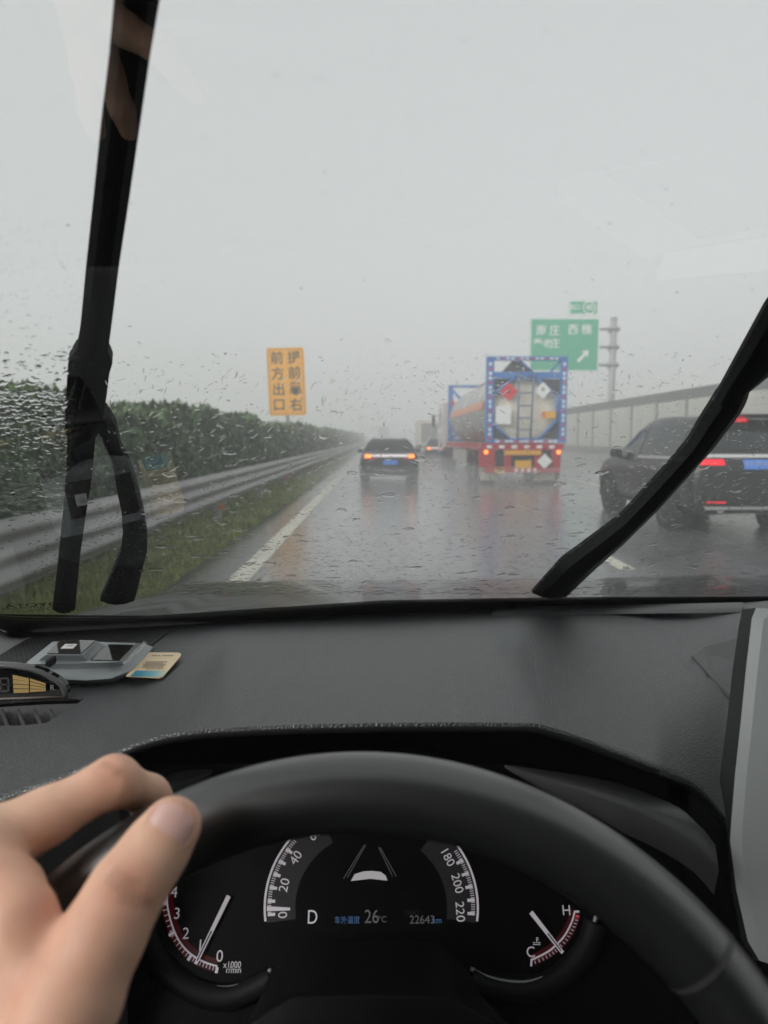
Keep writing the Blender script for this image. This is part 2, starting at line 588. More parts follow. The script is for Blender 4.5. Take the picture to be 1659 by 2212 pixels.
# grass blades: nobody could count them
n = 26000
yy = 2.2 * np.exp(rng.random(n) * math.log(70 / 2.2))
xx = -1.92 - rng.random(n) ** 1.2 * 1.35
hh = (0.05 + 0.08 * rng.random(n)) * (1 + yy * .012)
ww = 0.008 + 0.0022 * yy
ang = rng.random(n) * math.pi
lx, ly = rng.normal(0, .035, n), rng.normal(0, .035, n)
zz = 0.05 + 0 * xx
v = np.zeros((n, 3, 3))
v[:, 0] = np.stack([xx - np.cos(ang) * ww, yy - np.sin(ang) * ww, zz], -1)
v[:, 1] = np.stack([xx + np.cos(ang) * ww, yy + np.sin(ang) * ww, zz], -1)
v[:, 2] = np.stack([xx + lx, yy + ly, zz + hh], -1)
me = bpy.data.meshes.new('grass')
me.from_pydata(v.reshape(-1, 3).tolist(), [], np.arange(n * 3).reshape(-1, 3).tolist())
me.materials.append(M['grass'])
tag(link(bpy.data.objects.new('grass', me)), 'wet green grass along the foot of the guard rail', 'grass', kind='stuff')


# ------------------------------------------------------------------ hedge of the central reserve
def hedge():
    t = thing('hedge', 'long clipped green hedge behind the steel guard rail', 'hedge', (0, 0, 0))
    core = MB()
    rows = []
    ys = np.concatenate([np.linspace(1, 40, 80), np.linspace(42, 170, 50)])
    def top(y): return 1.79 + .07 * math.sin(y * 1.1) + .06 * math.sin(y * 2.7 + 1) + .08 * math.sin(y * .37 + 2)
    def face(y, z): return -3.12 + .07 * math.sin(y * 1.9 + z * 3) + .06 * math.sin(y * 4.3 - z * 5)
    for y in ys:
        tz = top(y) - .12
        rows.append([(face(y, 0) - .22, y, .0), (face(y, .9) - .2, y, .9), (face(y, 1.5) - .22, y, tz - .15), (face(y, 1.6) - .45, y, tz),
                     (-4.4, y, tz), (-4.7, y, 0)])
    core.grid(rows)
    core.build('filler_core', M['dark_filler'], t)  # solid dark filler behind the leaves, closes off see-through gaps
    n = 110000
    y = 2.0 * np.exp(rng.random(n) * math.log(165 / 2.0))
    verts, faces, mi = [], [], []
    kind = rng.random(n)
    for i in range(n):
        Y = y[i]
        T = top(Y)
        if kind[i] < .70:
            z = .02 + rng.random() * (T - .04)
            x = face(Y, z) + rng.normal(0, .045) - (.16 if z > T - .2 else 0) * rng.random() - .10
        else:
            x = -3.2 - rng.random() * 1.3
            z = T - abs(rng.normal(0, .05)) + (.14 * rng.random() ** 3)
        s = (.0145 + .0024 * Y) * (0.7 + .7 * rng.random())
        a, b_, c_ = rng.random(3) * 6.283
        R3 = Matrix.Rotation(a, 3, 'Z') @ Matrix.Rotation(b_, 3, 'X')
        p = Vector((x, Y, z))
        k = len(verts)
        verts += [p + R3 @ Vector((0, -s * 1.5, 0)), p + R3 @ Vector((s, 0, s * .2)), p + R3 @ Vector((0, s * 1.5, 0)), p + R3 @ Vector((-s, 0, s * .2))]
        faces.append((k, k + 1, k + 2, k + 3))
        mi.append(1 if (z > T - .10 and rng.random() < .75) or rng.random() < .12 else 0)
    me = bpy.data.meshes.new('foliage')
    me.from_pydata([tuple(q) for q in verts], [], faces)
    me.materials.append(M['leaf']); me.materials.append(M['leaf_young'])
    me.polygons.foreach_set('material_index', mi)
    o = link(bpy.data.objects.new('foliage', me)); o.parent = t


hedge()


# ------------------------------------------------------------------ guard rail
def guard_rail():
    t = thing('guard_rail', 'long galvanised steel guard rail with three corrugations beside the road', 'guard rail', (0, 0, 0))
    prof = []
    z0, z1 = .42, .89
    for i in range(37):
        f = i / 36
        prof.append((-2.38 + .045 * (0.5 - .5 * math.cos(f * 6 * math.pi)), z0 + (z1 - z0) * f))
    b = MB()
    ys = np.concatenate([np.linspace(-1, 30, 32), np.linspace(34, 200, 42)])
    b.grid([[(x, y, z) for x, z in prof] for y in ys])
    b.grid([[(x - .006, y, z) for x, z in prof] for y in ys])
    b.build('beam', M['zinc'], t, fix=False)
    post = MB().b2((-2.56, -.055, -.1), (-2.46, .055, .86), .008).b2((-2.47, -.045, .5), (-2.385, .045, .8))
    p0 = post.build('post', M['zinc_post'], t)
    rf = MB().box((-2.43, -.062, .36), (.09, .012, .13), None, .004).build('reflector', M['orange'], p0)
    for k in range(34):
        y = 3.0 + k * 4.05
        if k == 0: p0.location = (0, y, 0)
        else:
            c = link(p0.copy()); c.parent = t; c.location = (0, y, 0)
            if k % 2 == 0:
                c2 = link(rf.copy()); c2.parent = c


guard_rail()


# ------------------------------------------------------------------ noise barrier on the far side
def noise_barrier():
    t = thing('noise_barrier', 'long pale panelled noise barrier on a concrete parapet at the right of the road', 'noise barrier')
    X = 12.9
    MB().b2((X - .22, 2, -.05), (X + .2, 200, .95), .0).build('parapet', M['concrete'], t)
    pn = MB().b2((X - .04, .09, .955), (X + .04, 3.11, 3.02), .01)
    for k in range(9): pn.b2((X - .062, .14, 1.05 + k * .215), (X - .041, 3.06, 1.17 + k * .215))
    p0 = pn.build('panel', M['barrier'], t)
    q0 = MB().b2((X - .10, -.085, .95), (X + .1, .085, 3.06)).prism([(X - .10, -.085, 3.06), (X + .1, -.085, 3.06), (X - .14, -.085, 3.42), (X - .30, -.085, 3.42)], (0, .17, 0)).build('post', M['barrier_cap'], t)
    c0 = MB().prism([(X - .06, .09, 3.03), (X + .0, .09, 3.03), (X - .24, .09, 3.42), (X - .30, .09, 3.42)], (0, 3.02, 0)).build('cap', M['barrier_cap'], t)
    for k in range(56):
        y = 4 + k * 3.2
        for o in (p0, q0, c0):
            if k == 0: o.location = (0, y, 0)
            else:
                c = link(o.copy()); c.parent = t; c.location = (0, y, 0)


noise_barrier()


# ------------------------------------------------------------------ signs
def rounded(w, h, r, k=5):
    P = []
    for cx, cy, a0 in ((w / 2 - r, h / 2 - r, 0), (-w / 2 + r, h / 2 - r, 90), (-w / 2 + r, -h / 2 + r, 180), (w / 2 - r, -h / 2 + r, 270)):
        for i in range(k + 1):
            a = R(a0 + 90 * i / k)
            P.append((cx + r * math.cos(a), cy + r * math.sin(a)))
    return P


def yellow_sign():
    Y = 28.3
    c = [atY(u, v, Y) for u, v in ((575, 752), (656, 750), (662, 897), (582, 898))]
    cen = sum(c, Vector()) / 4
    right = (c[1] - c[0] + c[2] - c[3]).normalized(); up = (c[0] - c[3] + c[1] - c[2]).normalized()
    w = ((c[1] - c[0]).length + (c[2] - c[3]).length) / 2; h = ((c[0] - c[3]).length + (c[1] - c[2]).length) / 2
    back = Vector((0, 1, 0))
    base = Vector((cen.x + .05, Y + .1, 0))
    t = thing('warning_sign', 'tall orange yellow sign with black lettering on a post above the hedge', 'road sign', base)
    L = lambda p: p - base
    P = rounded(w, h, .10)
    MB().prism([L(cen + right * x + up * y) for x, y in P], back * .03).build('board', M['yellow_sign'], t)
    Po, Pi = rounded(w - .10, h - .10, .08), rounded(w - .15, h - .15, .07)
    e = MB(); nn = len(Po)
    vs = [L(cen + right * x + up * y - back * .004) for x, y in Po] + [L(cen + right * x + up * y - back * .004) for x, y in Pi]
    e.add(vs, [(i, (i + 1) % nn, nn + (i + 1) % nn, nn + i) for i in range(nn)])
    e.build('border', mat('sign_border', (.42, .15, .02), .5), t)
    MB().tube([(0, 0, -.05), L(cen + up * (h * .42) + back * .1)], .075, 14).build('post', M['steel_grey'], t)
    br = MB()
    for s in (-.3, .3): br.b2(L(cen + up * h * s + back * .03 - right * w * .4), L(cen + up * h * s + back * .09 + right * w * .4 + Vector((0, 0, .06))))
    br.build('bracket', M['steel_grey'], t)
    sz = .53
    for ch, u, v in (('前', 598, 775), ('方', 600, 809), ('出', 602, 843), ('口', 603, 876), ('提', 635, 774), ('前', 636, 807), ('靠', 638, 841), ('右', 640, 876)):
        text('lettering', ch, sz, L(atY(u, v, Y) - back * .006), right, up, M['ink'], t, bold=.007)


yellow_sign()


def green_sign():
    Y = 40.5
    P = lambda u, v: atY(u, v, Y)
    base = Vector((P(1330, 700).x, Y + .35, 0))
    t = thing('exit_sign', 'green motorway exit sign with white lettering and small tab on a side pole', 'road sign', base)
    L = lambda p, dy=0: Vector(p) - base + Vector((0, dy, 0))
    X, Z = Vector((1, 0, 0)), Vector((0, 0, 1))

    def panel(u0, v0, u1, v1, name):
        a, b = P(u0, v0), P(u1, v1)
        c = (a + b) / 2; c.y = Y
        w, h = b.x - a.x, a.z - b.z
        MB().prism([L(c + X * x + Z * y) for x, y in rounded(w, h, .12)], (0, .06, 0)).build(name, M['green_sign'], t)
        e = MB(); Po, Pi = rounded(w - .02, h - .02, .11), rounded(w - .16, h - .16, .08); nn = len(Po)
        e.add([L(c + X * x + Z * y, -.004) for x, y in Po + Pi], [(i, (i + 1) % nn, nn + (i + 1) % nn, nn + i) for i in range(nn)])
        e.build('border', M['white_sheet'], t)
    panel(1145, 686, 1293, 803, 'board')
    panel(1229, 648, 1293, 681, 'exit_tab')
    for ch, u, v, s in (('南', 1169, 715, .62), ('庄', 1198, 715, .62), ('西', 1238, 713, .62), ('樵', 1267, 713, .62),
                        ('季', 1162, 743, .55), ('老', 1182, 743, .5), ('庄', 1199, 743, .55), ('出口', 1241, 664, .33)):
        text('lettering', ch, s, L(P(u, v), -.008), X, Z, M['white_sheet'], t, bold=.006)
    # number in a ring
    c = L(P(1273, 664.5), -.008); r0, r1 = .36, .30; k = 28
    e = MB(); e.add([c + X * math.cos(i / k * 6.2832) * r + Z * math.sin(i / k * 6.2832) * r for r in (r0, r1) for i in range(k)],
                    [(i, (i + 1) % k, k + (i + 1) % k, k + i) for i in range(k)])
    e.build('number_ring', M['white_sheet'], t)
    text('lettering', '40', .42, c, X, Z, M['white_sheet'], t, bold=.008)
    a, b = L(P(1248, 781), -.008), L(P(1267, 761), -.008)
    d = (b - a).normalized(); nrm = Vector((-d.z, 0, d.x))
    MB().add([a + nrm * .09, a - nrm * .09, b - nrm * .09 - d * .12, b - nrm * .26 - d * .14, b + d * .16, b + nrm * .26 - d * .14, b + nrm * .09 - d * .12],
             [(0, 1, 2, 3, 4, 5, 6)]).build('arrow', M['white_sheet'], t)
    topz = P(1330, 686).z
    MB().tube([(0, 0, -.05), (0, 0, topz)], .19, 20).lathe([(.0, .0), (.21, .0), (.21, .05), (.0, .07)], (0, 0, topz), (0, 0, 1)).build('pole', M['steel_grey'], t)
    for v in (710, 749, 788):
        z = P(1330, v).z; x0 = P(1180, v).x - base.x
        MB().tube([(x0, -.16, z), (.32, -.16, z)], .075, 12).b2((-.25, -.12, z - .16), (.25, .22, z + .16), .01).build('arm', M['steel_grey'], t)


green_sign()


# ------------------------------------------------------------------ cars
def cr(P, t):
    n = len(P); i = min(int(t), n - 2); f = t - i
    p0, p1, p2, p3 = P[max(i - 1, 0)], P[i], P[i + 1], P[min(i + 2, n - 1)]
    return p1 + .5 * f * (p2 - p0 + f * (2 * p0 - 5 * p1 + 4 * p2 - p3 + f * (3 * (p1 - p2) + p3 - p0)))


class Loft:
    def __init__(s, st, ns=6, nr=5):
        st = np.array(st, float)
        rings = []
        for (y, z0, w0, z1, w1, z2, w2, z3, w3, z4) in st:
            rings.append([(0, y, z0), (w0 * .9, y, z0), (w1, y, z1), (w2, y, z2), (w3, y, z3), (w3 * .55, y, z3 * .3 + z4 * .7), (0, y, z4)])
        s.r = np.array(rings)

    def pt(s, a, t, side=1):
        q = np.array([cr(s.r[:, k], a) for k in range(7)])
        p = cr(q, t)
        return Vector((p[0] * side, p[1], p[2]))

    def body(s, ns=5, nr=5):
        b = MB(); m = len(s.r) - 1
        ts = np.linspace(0, 6, 6 * nr + 1)
        rows = []
        for a in np.linspace(0, m, m * ns + 1):
            half = [s.pt(a, t) for t in ts]
            rows.append([Vector((-p.x, p.y, p.z)) for p in half[::-1]] + half[1:])
        b.grid(rows)
        for r in (rows[0], rows[-1]):
            k = len(b.v); b.v += [tuple(p) for p in r]; b.face(range(k, k + len(r)))
        return b

    def patch(s, a0, a1, t0, t1, side, off=.006, na=10, nt=8, both=False, cut=None):
        b = MB(); rows = []
        tl = np.linspace(t0, t1, nt + 1)
        for a in np.linspace(a0, a1, na + 1):
            row = []
            for t in tl:
                e = .01
                aa = a
                if cut: aa = a0 + (a - a0) * 1.0 + cut(a, t)
                p = s.pt(aa, t); d1 = s.pt(min(aa + e, len(s.r) - 1), t) - s.pt(max(aa - e, 0), t); d2 = s.pt(aa, min(t + e, 6)) - s.pt(aa, max(t - e, 0))
                nn = d1.cross(d2)
                if nn.length < 1e-9: nn = Vector((0, 0, 1))
                nn.normalize()
                if nn.dot(Vector((p.x, 0, p.z - .8))) < 0: nn = -nn
                q = p + nn * off
                row.append(Vector((q.x * side, q.y, q.z)))
            rows.append(row)
        if both:
            rows = [[Vector((-p.x, p.y, p.z)) for p in r] + r[::-1][1:] for r in rows]
        b.grid(rows)
        return b


def wheel(parent, x, y, r, w=.22):
    sgn = 1 if x > 0 else -1
    ty = MB().lathe([(r * .66, -w / 2), (r * .93, -w / 2), (r, -w * .36), (r, w * .36), (r * .93, w / 2), (r * .66, w / 2)], (0, 0, 0), (1, 0, 0), 30, closed=True).build('wheel', M['tyre'], parent)
    ty.location = (x, y, r)
    b = MB()
    b.lathe([(r * .66, w * .42), (r * .6, w * .40), (r * .58, 0)], (0, 0, 0), (sgn, 0, 0), 30)
    b.lathe([(0, w * .36), (r * .16, w * .36), (r * .17, w * .2)], (0, 0, 0), (sgn, 0, 0), 20)
    for k in range(5):
        a = k * 2 * math.pi / 5
        b.box((sgn * w * .30, math.cos(a) * r * .36, math.sin(a) * r * .36), (.03, r * .5, r * .16), Matrix.Rotation(a, 3, 'X'))
    b.build('rim', M['rim'], ty)
    return ty


def arch(parent, x, y, r, w):
    sgn = 1 if x > 0 else -1
    b = MB()
    n = 16; rows = []
    for k in range(n + 1):
        a = math.pi * (-.06 + 1.12 * k / n)
        cy, cz = math.cos(a), math.sin(a)
        rows.append([(x + sgn * .005, y + cy * r * 1.06, r * .98 + cz * r * 1.06), (x + sgn * .03, y + cy * r * 1.12, r * .98 + cz * r * 1.12), (x + sgn * .005, y + cy * r * 1.30, r * .98 + cz * r * 1.30)])
    b.grid(rows)
    b.build('wheel_arch', M['plastic'], parent)
    MB().lathe([(0, 0), (r * 1.12, 0), (r * 1.12, -w)], (x, y, r * .98), (sgn, 0, 0), 30).build('wheel_well', M['plastic'], parent)


SUV = [(0.00, .50, .66, .62, .72, .80, .72, .92, .62, .94),
       (0.05, .38, .80, .60, .87, .90, .85, 1.04, .74, 1.06),
       (0.16, .32, .86, .62, .91, 1.00, .88, 1.17, .78, 1.19),
       (0.42, .29, .88, .62, .925, 1.05, .90, 1.50, .70, 1.53),
       (0.66, .28, .88, .62, .93, 1.07, .905, 1.66, .64, 1.71),
       (1.20, .28, .88, .62, .93, 1.07, .905, 1.69, .64, 1.755),
       (1.95, .28, .88, .62, .93, 1.06, .905, 1.70, .65, 1.77),
       (2.55, .28, .88, .62, .93, 1.05, .90, 1.64, .645, 1.72),
       (3.00, .28, .88, .62, .93, 1.04, .90, 1.44, .69, 1.51),
       (3.42, .28, .88, .62, .93, 1.02, .90, 1.14, .80, 1.17),
       (4.10, .29, .87, .62, .92, .96, .87, 1.04, .72, 1.07),
       (4.50, .34, .82, .60, .86, .86, .80, .94, .62, .96),
       (4.68, .44, .68, .58, .72, .74, .66, .80, .5, .81)]
SED = [(0.00, .42, .72, .56, .78, .70, .76, .80, .66, .82),
       (0.05, .30, .82, .56, .87, .80, .85, .90, .76, .92),
       (0.18, .26, .85, .56, .895, .85, .88, .95, .80, .975),
       (0.55, .24, .86, .56, .90, .90, .89, 1.22, .70, 1.24),
       (0.95, .24, .86, .56, .90, .91, .89, 1.37, .60, 1.41),
       (1.60, .24, .86, .56, .90, .91, .89, 1.41, .59, 1.455),
       (2.10, .24, .86, .56, .90, .90, .89, 1.40, .59, 1.45),
       (2.60, .24, .86, .56, .90, .89, .885, 1.22, .66, 1.28),
       (3.15, .24, .86, .56, .90, .87, .885, .97, .78, 1.00),
       (4.00, .25, .85, .56, .89, .80, .86, .88, .70, .90),
       (4.50, .30, .78, .54, .82, .70, .76, .76, .6, .77),
       (4.70, .40, .62, .52, .66, .60, .6, .65, .5, .66)]


M['pale_strip'] = mat('pale_chrome', (.72, .72, .72), .25, metal=.15)


def car(name, label, cat, loc, st, paint, kind, group=None):
    t = thing(name, label, cat, loc, 0, group)
    lf = Loft(st)
    bb = lf.body()
    body = bb.build('body', paint, t)
    bvh = BVHTree.FromPolygons([Vector(v) for v in bb.v], bb.f)

    def rear(x, z):
        h = bvh.ray_cast(Vector((x, -3, z)), Vector((0, 1, 0)))
        return h[0].y if h[0] else 0.05

    def onrear(nm, x0, x1, z0, z1, m, th=.02, proud=.008, parent=None, k=8, r=0.0):
        """a lamp / strip / plate lying on the rear of the car"""
        b = MB(); rows = []
        for zz in np.linspace(z0, z1, 4):
            rows.append([(x, rear(x, zz) - proud, zz) for x in np.linspace(x0, x1, k)])
        b.grid(rows)
        lo = [(p[0], p[1] + th + proud, p[2]) for p in rows[0]]; hi = [(p[0], p[1] + th + proud, p[2]) for p in rows[-1]]
        b.grid([lo, rows[0]]); b.grid([rows[-1], hi])
        b.grid([[r_[0], (r_[0][0], r_[0][1] + th + proud, r_[0][2])] for r_ in rows]); b.grid([[r_[-1], (r_[-1][0], r_[-1][1] + th + proud, r_[-1][2])] for r_ in rows])
        return b.build(nm, m, parent or t)
    L = st[-1][0]
    if kind == 'suv':
        for sd in (-1, 1):
            lf.patch(4.0, 6.35, 3.10, 3.86, sd).build('rear_side_window', M['car_glass'], t)
            lf.patch(6.45, 8.7, 3.10, 3.86, sd, cut=lambda a, q: -0.55 * max(0, (a - 7.4) / 1.3) * (q - 3.1) / .76 * 1.0).build('front_side_window', M['car_glass'], t)
            lf.patch(3.9, 8.8, 3.02, 3.09, sd, .010, 16, 2).build('window_trim', M['chrome'], t)
            lf.patch(1.6, 9.6, 1.0, 1.35, sd, .006, 20, 3).build('sill_trim', M['plastic'], t)
        lf.patch(2.15, 3.75, 4.05, 6.0, 1, both=True, off=.008).build('rear_window', M['car_glass'], t)
        lf.patch(7.6, 8.85, 4.05, 6.0, 1, both=True, off=.008).build('windscreen', M['car_glass'], t)
        onrear('spoiler_lamp', -.21, .08, 1.655, 1.70, M['tail_red'], proud=.05)
        MB().box((0, .50, 1.735), (1.16, .30, .03), Matrix.Rotation(R(-6), 3, 'X'), .012).build('spoiler', paint, t)
        for sd in (-1, 1):
            onrear('tail_light', sd * .80 if sd < 0 else .46, -.46 if sd < 0 else .80, 1.02, 1.105, M['tail_red'])
            onrear('reflector', sd * .72 if sd < 0 else .44, -.44 if sd < 0 else .72, .455, .50, M['tail_red'], proud=.01)  # not a lamp: its shine is put in as emission
        onrear('chrome_strip', -.70, .70, 1.13, 1.175, M['pale_strip'], proud=.014, k=16)
        onrear('bumper_strip', -.72, .72, .38, .425, M['pale_strip'], proud=.02, k=16)
        onrear('bumper', -.74, .74, .40, .60, M['plastic'], proud=.012, k=14)
        pl = onrear('number_plate', -.19, .25, .965, 1.10, M['plate_blue'], proud=.02, k=4)
        for k, x in enumerate((-.155, -.095, -.02, .04, .10, .16, .22)):
            MB().box((x, rear(x, 1.03) - .024, 1.032), (.035, .003, .082)).build('plate_mark', mat('plate_mark', (.35, .45, .75), .5), pl)
        for sd in (-1, 1):
            m_ = MB().box((0, 0, 0), (.20, .13, .16), Matrix.Rotation(R(8), 3, 'Y'), .045).box((-.09 * sd, .02, -.07), (.12, .05, .04), None, .01).build('wing_mirror', M['plastic'], t)
            m_.location = (sd * 1.03, 3.02, 1.14)
            MB().b2((-.065, -.072, -.05), (.065, -.066, .05), .002).build('mirror_glass', M['car_glass'], m_)
            MB().box((sd * .935, 2.45, .90), (.03, .22, .035), None, .012).build('door_handle', M['chrome'], t)
            MB().box((sd * .935, 1.45, .92), (.03, .22, .035), None, .012).build('door_handle', M['chrome'], t)
        ex = MB()
        for sd in (-1, 1): ex.tube([(sd * .5, .0, .36), (sd * .5, .2, .36)], .035, 12)
        ex.build('exhaust', M['chrome'], t)
        wr, ax = .36, (.92, 3.72)
    else:
        for sd in (-1, 1):
            lf.patch(3.5, 5.3, 3.12, 3.88, sd).build('rear_side_window', M['car_glass'], t)
            lf.patch(5.4, 7.6, 3.12, 3.88, sd).build('front_side_window', M['car_glass'], t)
        lf.patch(2.25, 3.85, 4.02, 6.0, 1, both=True, off=.008).build('rear_window', M['car_glass'], t)
        lf.patch(6.2, 7.9, 4.02, 6.0, 1, both=True, off=.008).build('windscreen', M['car_glass'], t)
        onrear('light_bar', -.585, .585, .84, .915, M['light_bar'], k=16)
        for sd in (-1, 1):
            a, b_ = sorted((sd * .82, sd * .56))
            onrear('tail_light', a, b_, .80, .905, M['tail_dim'], proud=.012)
            a, b_ = sorted((sd * .76, sd * .585))
            onrear('lit_lamp', a, b_, .815, .91, M['tail_orange'], proud=.018)
            a, b_ = sorted((sd * .80, sd * .40))
            onrear('lamp_strip', a, b_, .775, .80, M['tail_red_soft'], proud=.013)
            m_ = MB().box((0, 0, 0), (.19, .12, .13), None, .04).build('wing_mirror', paint, t)
            m_.location = (sd * .98, 2.75, .98)
        onrear('number_plate', -.20, .24, .60, .74, M['plate_blue'], proud=.02, k=4)
        onrear('bumper', -.76, .76, .34, .50, M['plastic'], proud=.012, k=14)
        onrear('bumper_strip', -.5, .5, .40, .425, M['chrome'], proud=.02, k=12)
        wr, ax = .33, (.95, 3.75)
    for sd in (-1, 1):
        for y in ax:
            arch(t, sd * (st[4][4] + .004), y, wr, .25)
            wheel(t, sd * (st[4][4] - .085), y, wr)
    return t


M['light_bar'] = mat('pale_light_bar', (.85, .80, .80), .3, emit=(1, .85, .85), es=.25)
M['tail_red_soft'] = mat('dim_red_strip', (.45, .02, .03), .3, emit=(1, .04, .06), es=.18)
sedan = car('sedan', 'dark car straight ahead with amber lamps and a pale bar across its tail', 'car', (.385, 22.0, 0), SED, M['car_dark'], 'sedan')
car('suv', 'large graphite grey car at the right edge, brake lights lit, behind the wiper', 'car', (5.44, 10.1, 0), SUV, M['car_grey'], 'suv')
far_car = copy_tree(sedan)
far_car.location = (3.55, 39.6, 0)
far_car['label'] = 'small distant dark car just left of the tank truck wheels'


def box_truck(loc, w, h, L, label):
    t = thing('box_truck', label, 'truck', loc)
    MB().b2((-w / 2, 0, .95), (w / 2, L, h), .03).build('cargo_box', M['box_white'], t)
    fr = MB()
    for sx in (-1, 1): fr.b2((sx * w / 2 - sx * .12, -.03, .95), (sx * w / 2 + sx * .004, -.003, h), .005)
    fr.b2((-w / 2 + .125, -.03, h - .22), (w / 2 - .125, -.003, h), .005)
    fr.b2((-w / 2 + .125, -.03, .95), (w / 2 - .125, -.003, 1.08), .005)
    fr.build('door_frame', mat('pale_door_frame', (.68, .64, .54), .5), t)
    for sx in (-1, 1):
        MB().b2((sx * .02, -.012, 1.085), (sx * (w / 2 - .13), -.004, h - .225)).build('rear_door', mat('cargo_door', (.27, .27, .25), .6), t)
        MB().tube([(sx * .25, -.04, 1.1), (sx * .25, -.04, h - .25)], .02, 8).build('lock_bar', M['zinc'], t)
        MB().box((sx * w * .4, -.03, .82), (.3, .06, .12), None, .01).build('tail_light', M['tail_dim'], t)
        wheel(t, sx * (w / 2 - .25), 1.3, .48, .45); wheel(t, sx * (w / 2 - .2), L + 1.0, .48, .3)
    MB().b2((-w * .4, 0, .62), (w * .4, L + 1.6, .88)).b2((-w * .45, 0, .45), (w * .45, .08, .58), .01).build('chassis', M['plastic'], t)
    MB().b2((-w * .45, L + .2, .7), (w * .45, L + 2.1, h * .82), .15).build('cab', M['cab'], t)
    return t


box_truck((3.92, 47, 0), 2.3, 2.62, 5.0, 'distant box truck with pale rear frame ahead of the tank truck')
box_truck((1.3, 150, 0), 2.5, 4.1, 9.0, 'faint far truck almost lost in the rain above the sedan')


# ------------------------------------------------------------------ tank truck
def tank_truck():
    Y0 = 21.5
    base = Vector((4.485, Y0, 0))
    t = thing('tank_truck', 'tank truck with blue framed container tank on a red trailer', 'truck', base)

    def T(zx, zy, dy=0.0): return Vector((3.27 + (zx - 520) * .00365, Y0 + dy, 6.365 - .003651 * zy)) - base
    Lk = 11.6
    # barrel and end dish
    c = T(843, 1105); R0 = 1.13
    pr = [(R0 * math.sin(a) ** .85, .34 - .17 * math.cos(a)) for a in np.linspace(0, math.pi / 2, 9)]
    dish = MB().lathe(pr, (c.x, .03, c.z), (0, 1, 0), 48).build('tank_end', M['tank'], t)
    b = MB().lathe([(R0, .35), (R0, Lk - .5), (R0 * .8, Lk - .2), (0, Lk - .1)], (c.x, .03, c.z), (0, 1, 0), 48)
    for y in (2.2, 4.1, 6.0, 7.9, 9.8): b.lathe([(R0 + .002, y - .05), (R0 + .03, y - .05), (R0 + .03, y + .05), (R0 + .002, y + .05)], (c.x, .03, c.z), (0, 1, 0), 48)
    barrel = b.build('tank_barrel', M['tank_side'], t)
    band = MB()
    rows = []
    for y in (.8, Lk - .8):
        rows.append([(c.x + (R0 + .034) * math.cos(a), y, c.z + (R0 + .034) * math.sin(a)) for a in np.linspace(R(181), R(168), 6)])
    band.grid(rows)
    band.build('orange_stripe', M['orange_band'], barrel)
    MB().tube([(c.x - .2, 3, c.z + R0 + .12), (c.x - .2, 9, c.z + R0 + .12)], .04, 8).lathe([(0, .16), (.26, .16), (.26, 0)], (c.x, 5.8, c.z + R0 - .02), (0, 0, 1), 20).build('manhole', M['tank_side'], barrel)
    # end frames
    def frame(dy, sgn):
        f = MB(); th = .16
        for x0, x1 in ((520, 583), (1130, 1187)):
            a, b_ = T(x0, 1395, dy), T(x1, 690, dy + th); f.b2(a, b_, .008)
        f.b2(T(584, 722, dy), T(1129, 690, dy + th), .008)
        f.b2(T(584, 1396, dy), T(1129, 1368, dy + th), .008)
        return f
    fr = frame(0, 1)
    fr.b2(T(584, 868, .03), T(1129, 815, .12), .005)
    O = [(775, 850), (912, 850), (1108, 1002), (1112, 1205), (962, 1366), (718, 1366), (574, 1222), (578, 1002)]
    for i in range(len(O)):
        p, q = O[i], O[(i + 1) % len(O)]
        fr.tube([T(*p, .06), T(*q, .06)], .045, 8)
    fr.tube([T(800, 722, .08), T(905, 815, .08)], .03, 8).tube([T(1129, 722, .08), T(1050, 815, .08)], .03, 8)
    fo = fr.build('end_frame', M['truck_blue'], t)
    # dark corner plates behind the octagon
    cp = MB()
    for tri in (((584, 872), (745, 872), (584, 1002)), ((941, 872), (1129, 872), (1129, 1000)), ((584, 1228), (716, 1364), (584, 1364)), ((1129, 1210), (1129, 1364), (966, 1364))):
        cp.prism([T(x, y, .11) for x, y in tri], (0, .01, 0))
    cp.prism([T(730, 726, .12), T(800, 726, .12), T(900, 812, .12), T(650, 812, .12)], (0, .01, 0))
    cp.build('corner_plate', mat('dark_plate', (.06, .065, .075), .5), t)
    # red and white tape on the frame
    tp_w, tp_r = MB(), MB()
    for k in range(17):
        z = 740 + k * 38
        for x0, x1 in ((538, 566), (1145, 1173)):
            (tp_r if k % 3 == 1 else tp_w).b2(T(x0 + 3, z + 24, -.006), T(x1 - 3, z, -.0005))
    for k in range(13):
        x = 600 + k * 40
        (tp_r if k % 3 == 1 else tp_w).b2(T(x, 714, -.006), T(x + 26, 701, -.0005))
        (tp_r if k % 3 == 1 else tp_w).b2(T(x, 1390, -.006), T(x + 34, 1374, -.0005))
    tp_w.build('white_tape', M['white_sheet'], fo); tp_r.build('red_tape', M['tape_red'], fo)
    f2 = frame(Lk - .16, -1)
    f2.tube([T(560, 740, Lk - .08), T(700, 900, Lk - .3)], .06, 8).tube([T(1150, 740, Lk - .08), T(1010, 900, Lk - .3)], .06, 8)
    f2.tube([T(560, 1360, Lk - .08), T(700, 1250, Lk - .3)], .06, 8)
    f2.build('end_frame', M['truck_blue'], t)
    MB().prism([T(575, 860 + y, Lk - .17) + Vector((0, 0, 0)) for y in (0,)] + [T(600, 905, Lk - .17), T(575, 960, Lk - .17), T(545, 905, Lk - .17)], (0, -.01, 0)).build('placard', M['tape_red'], t)
    # ladder
    ld = MB()
    for x0, x1 in ((785, 783), (908, 890)): ld.tube([T(x0, 825, -.03), T(x1, 1362, -.03)], .032, 8)
    for y in (885, 985, 1090, 1190, 1285): ld.tube([T(785, y, -.03), T(906 - (y - 825) * .033, y, -.03)], .024, 8)
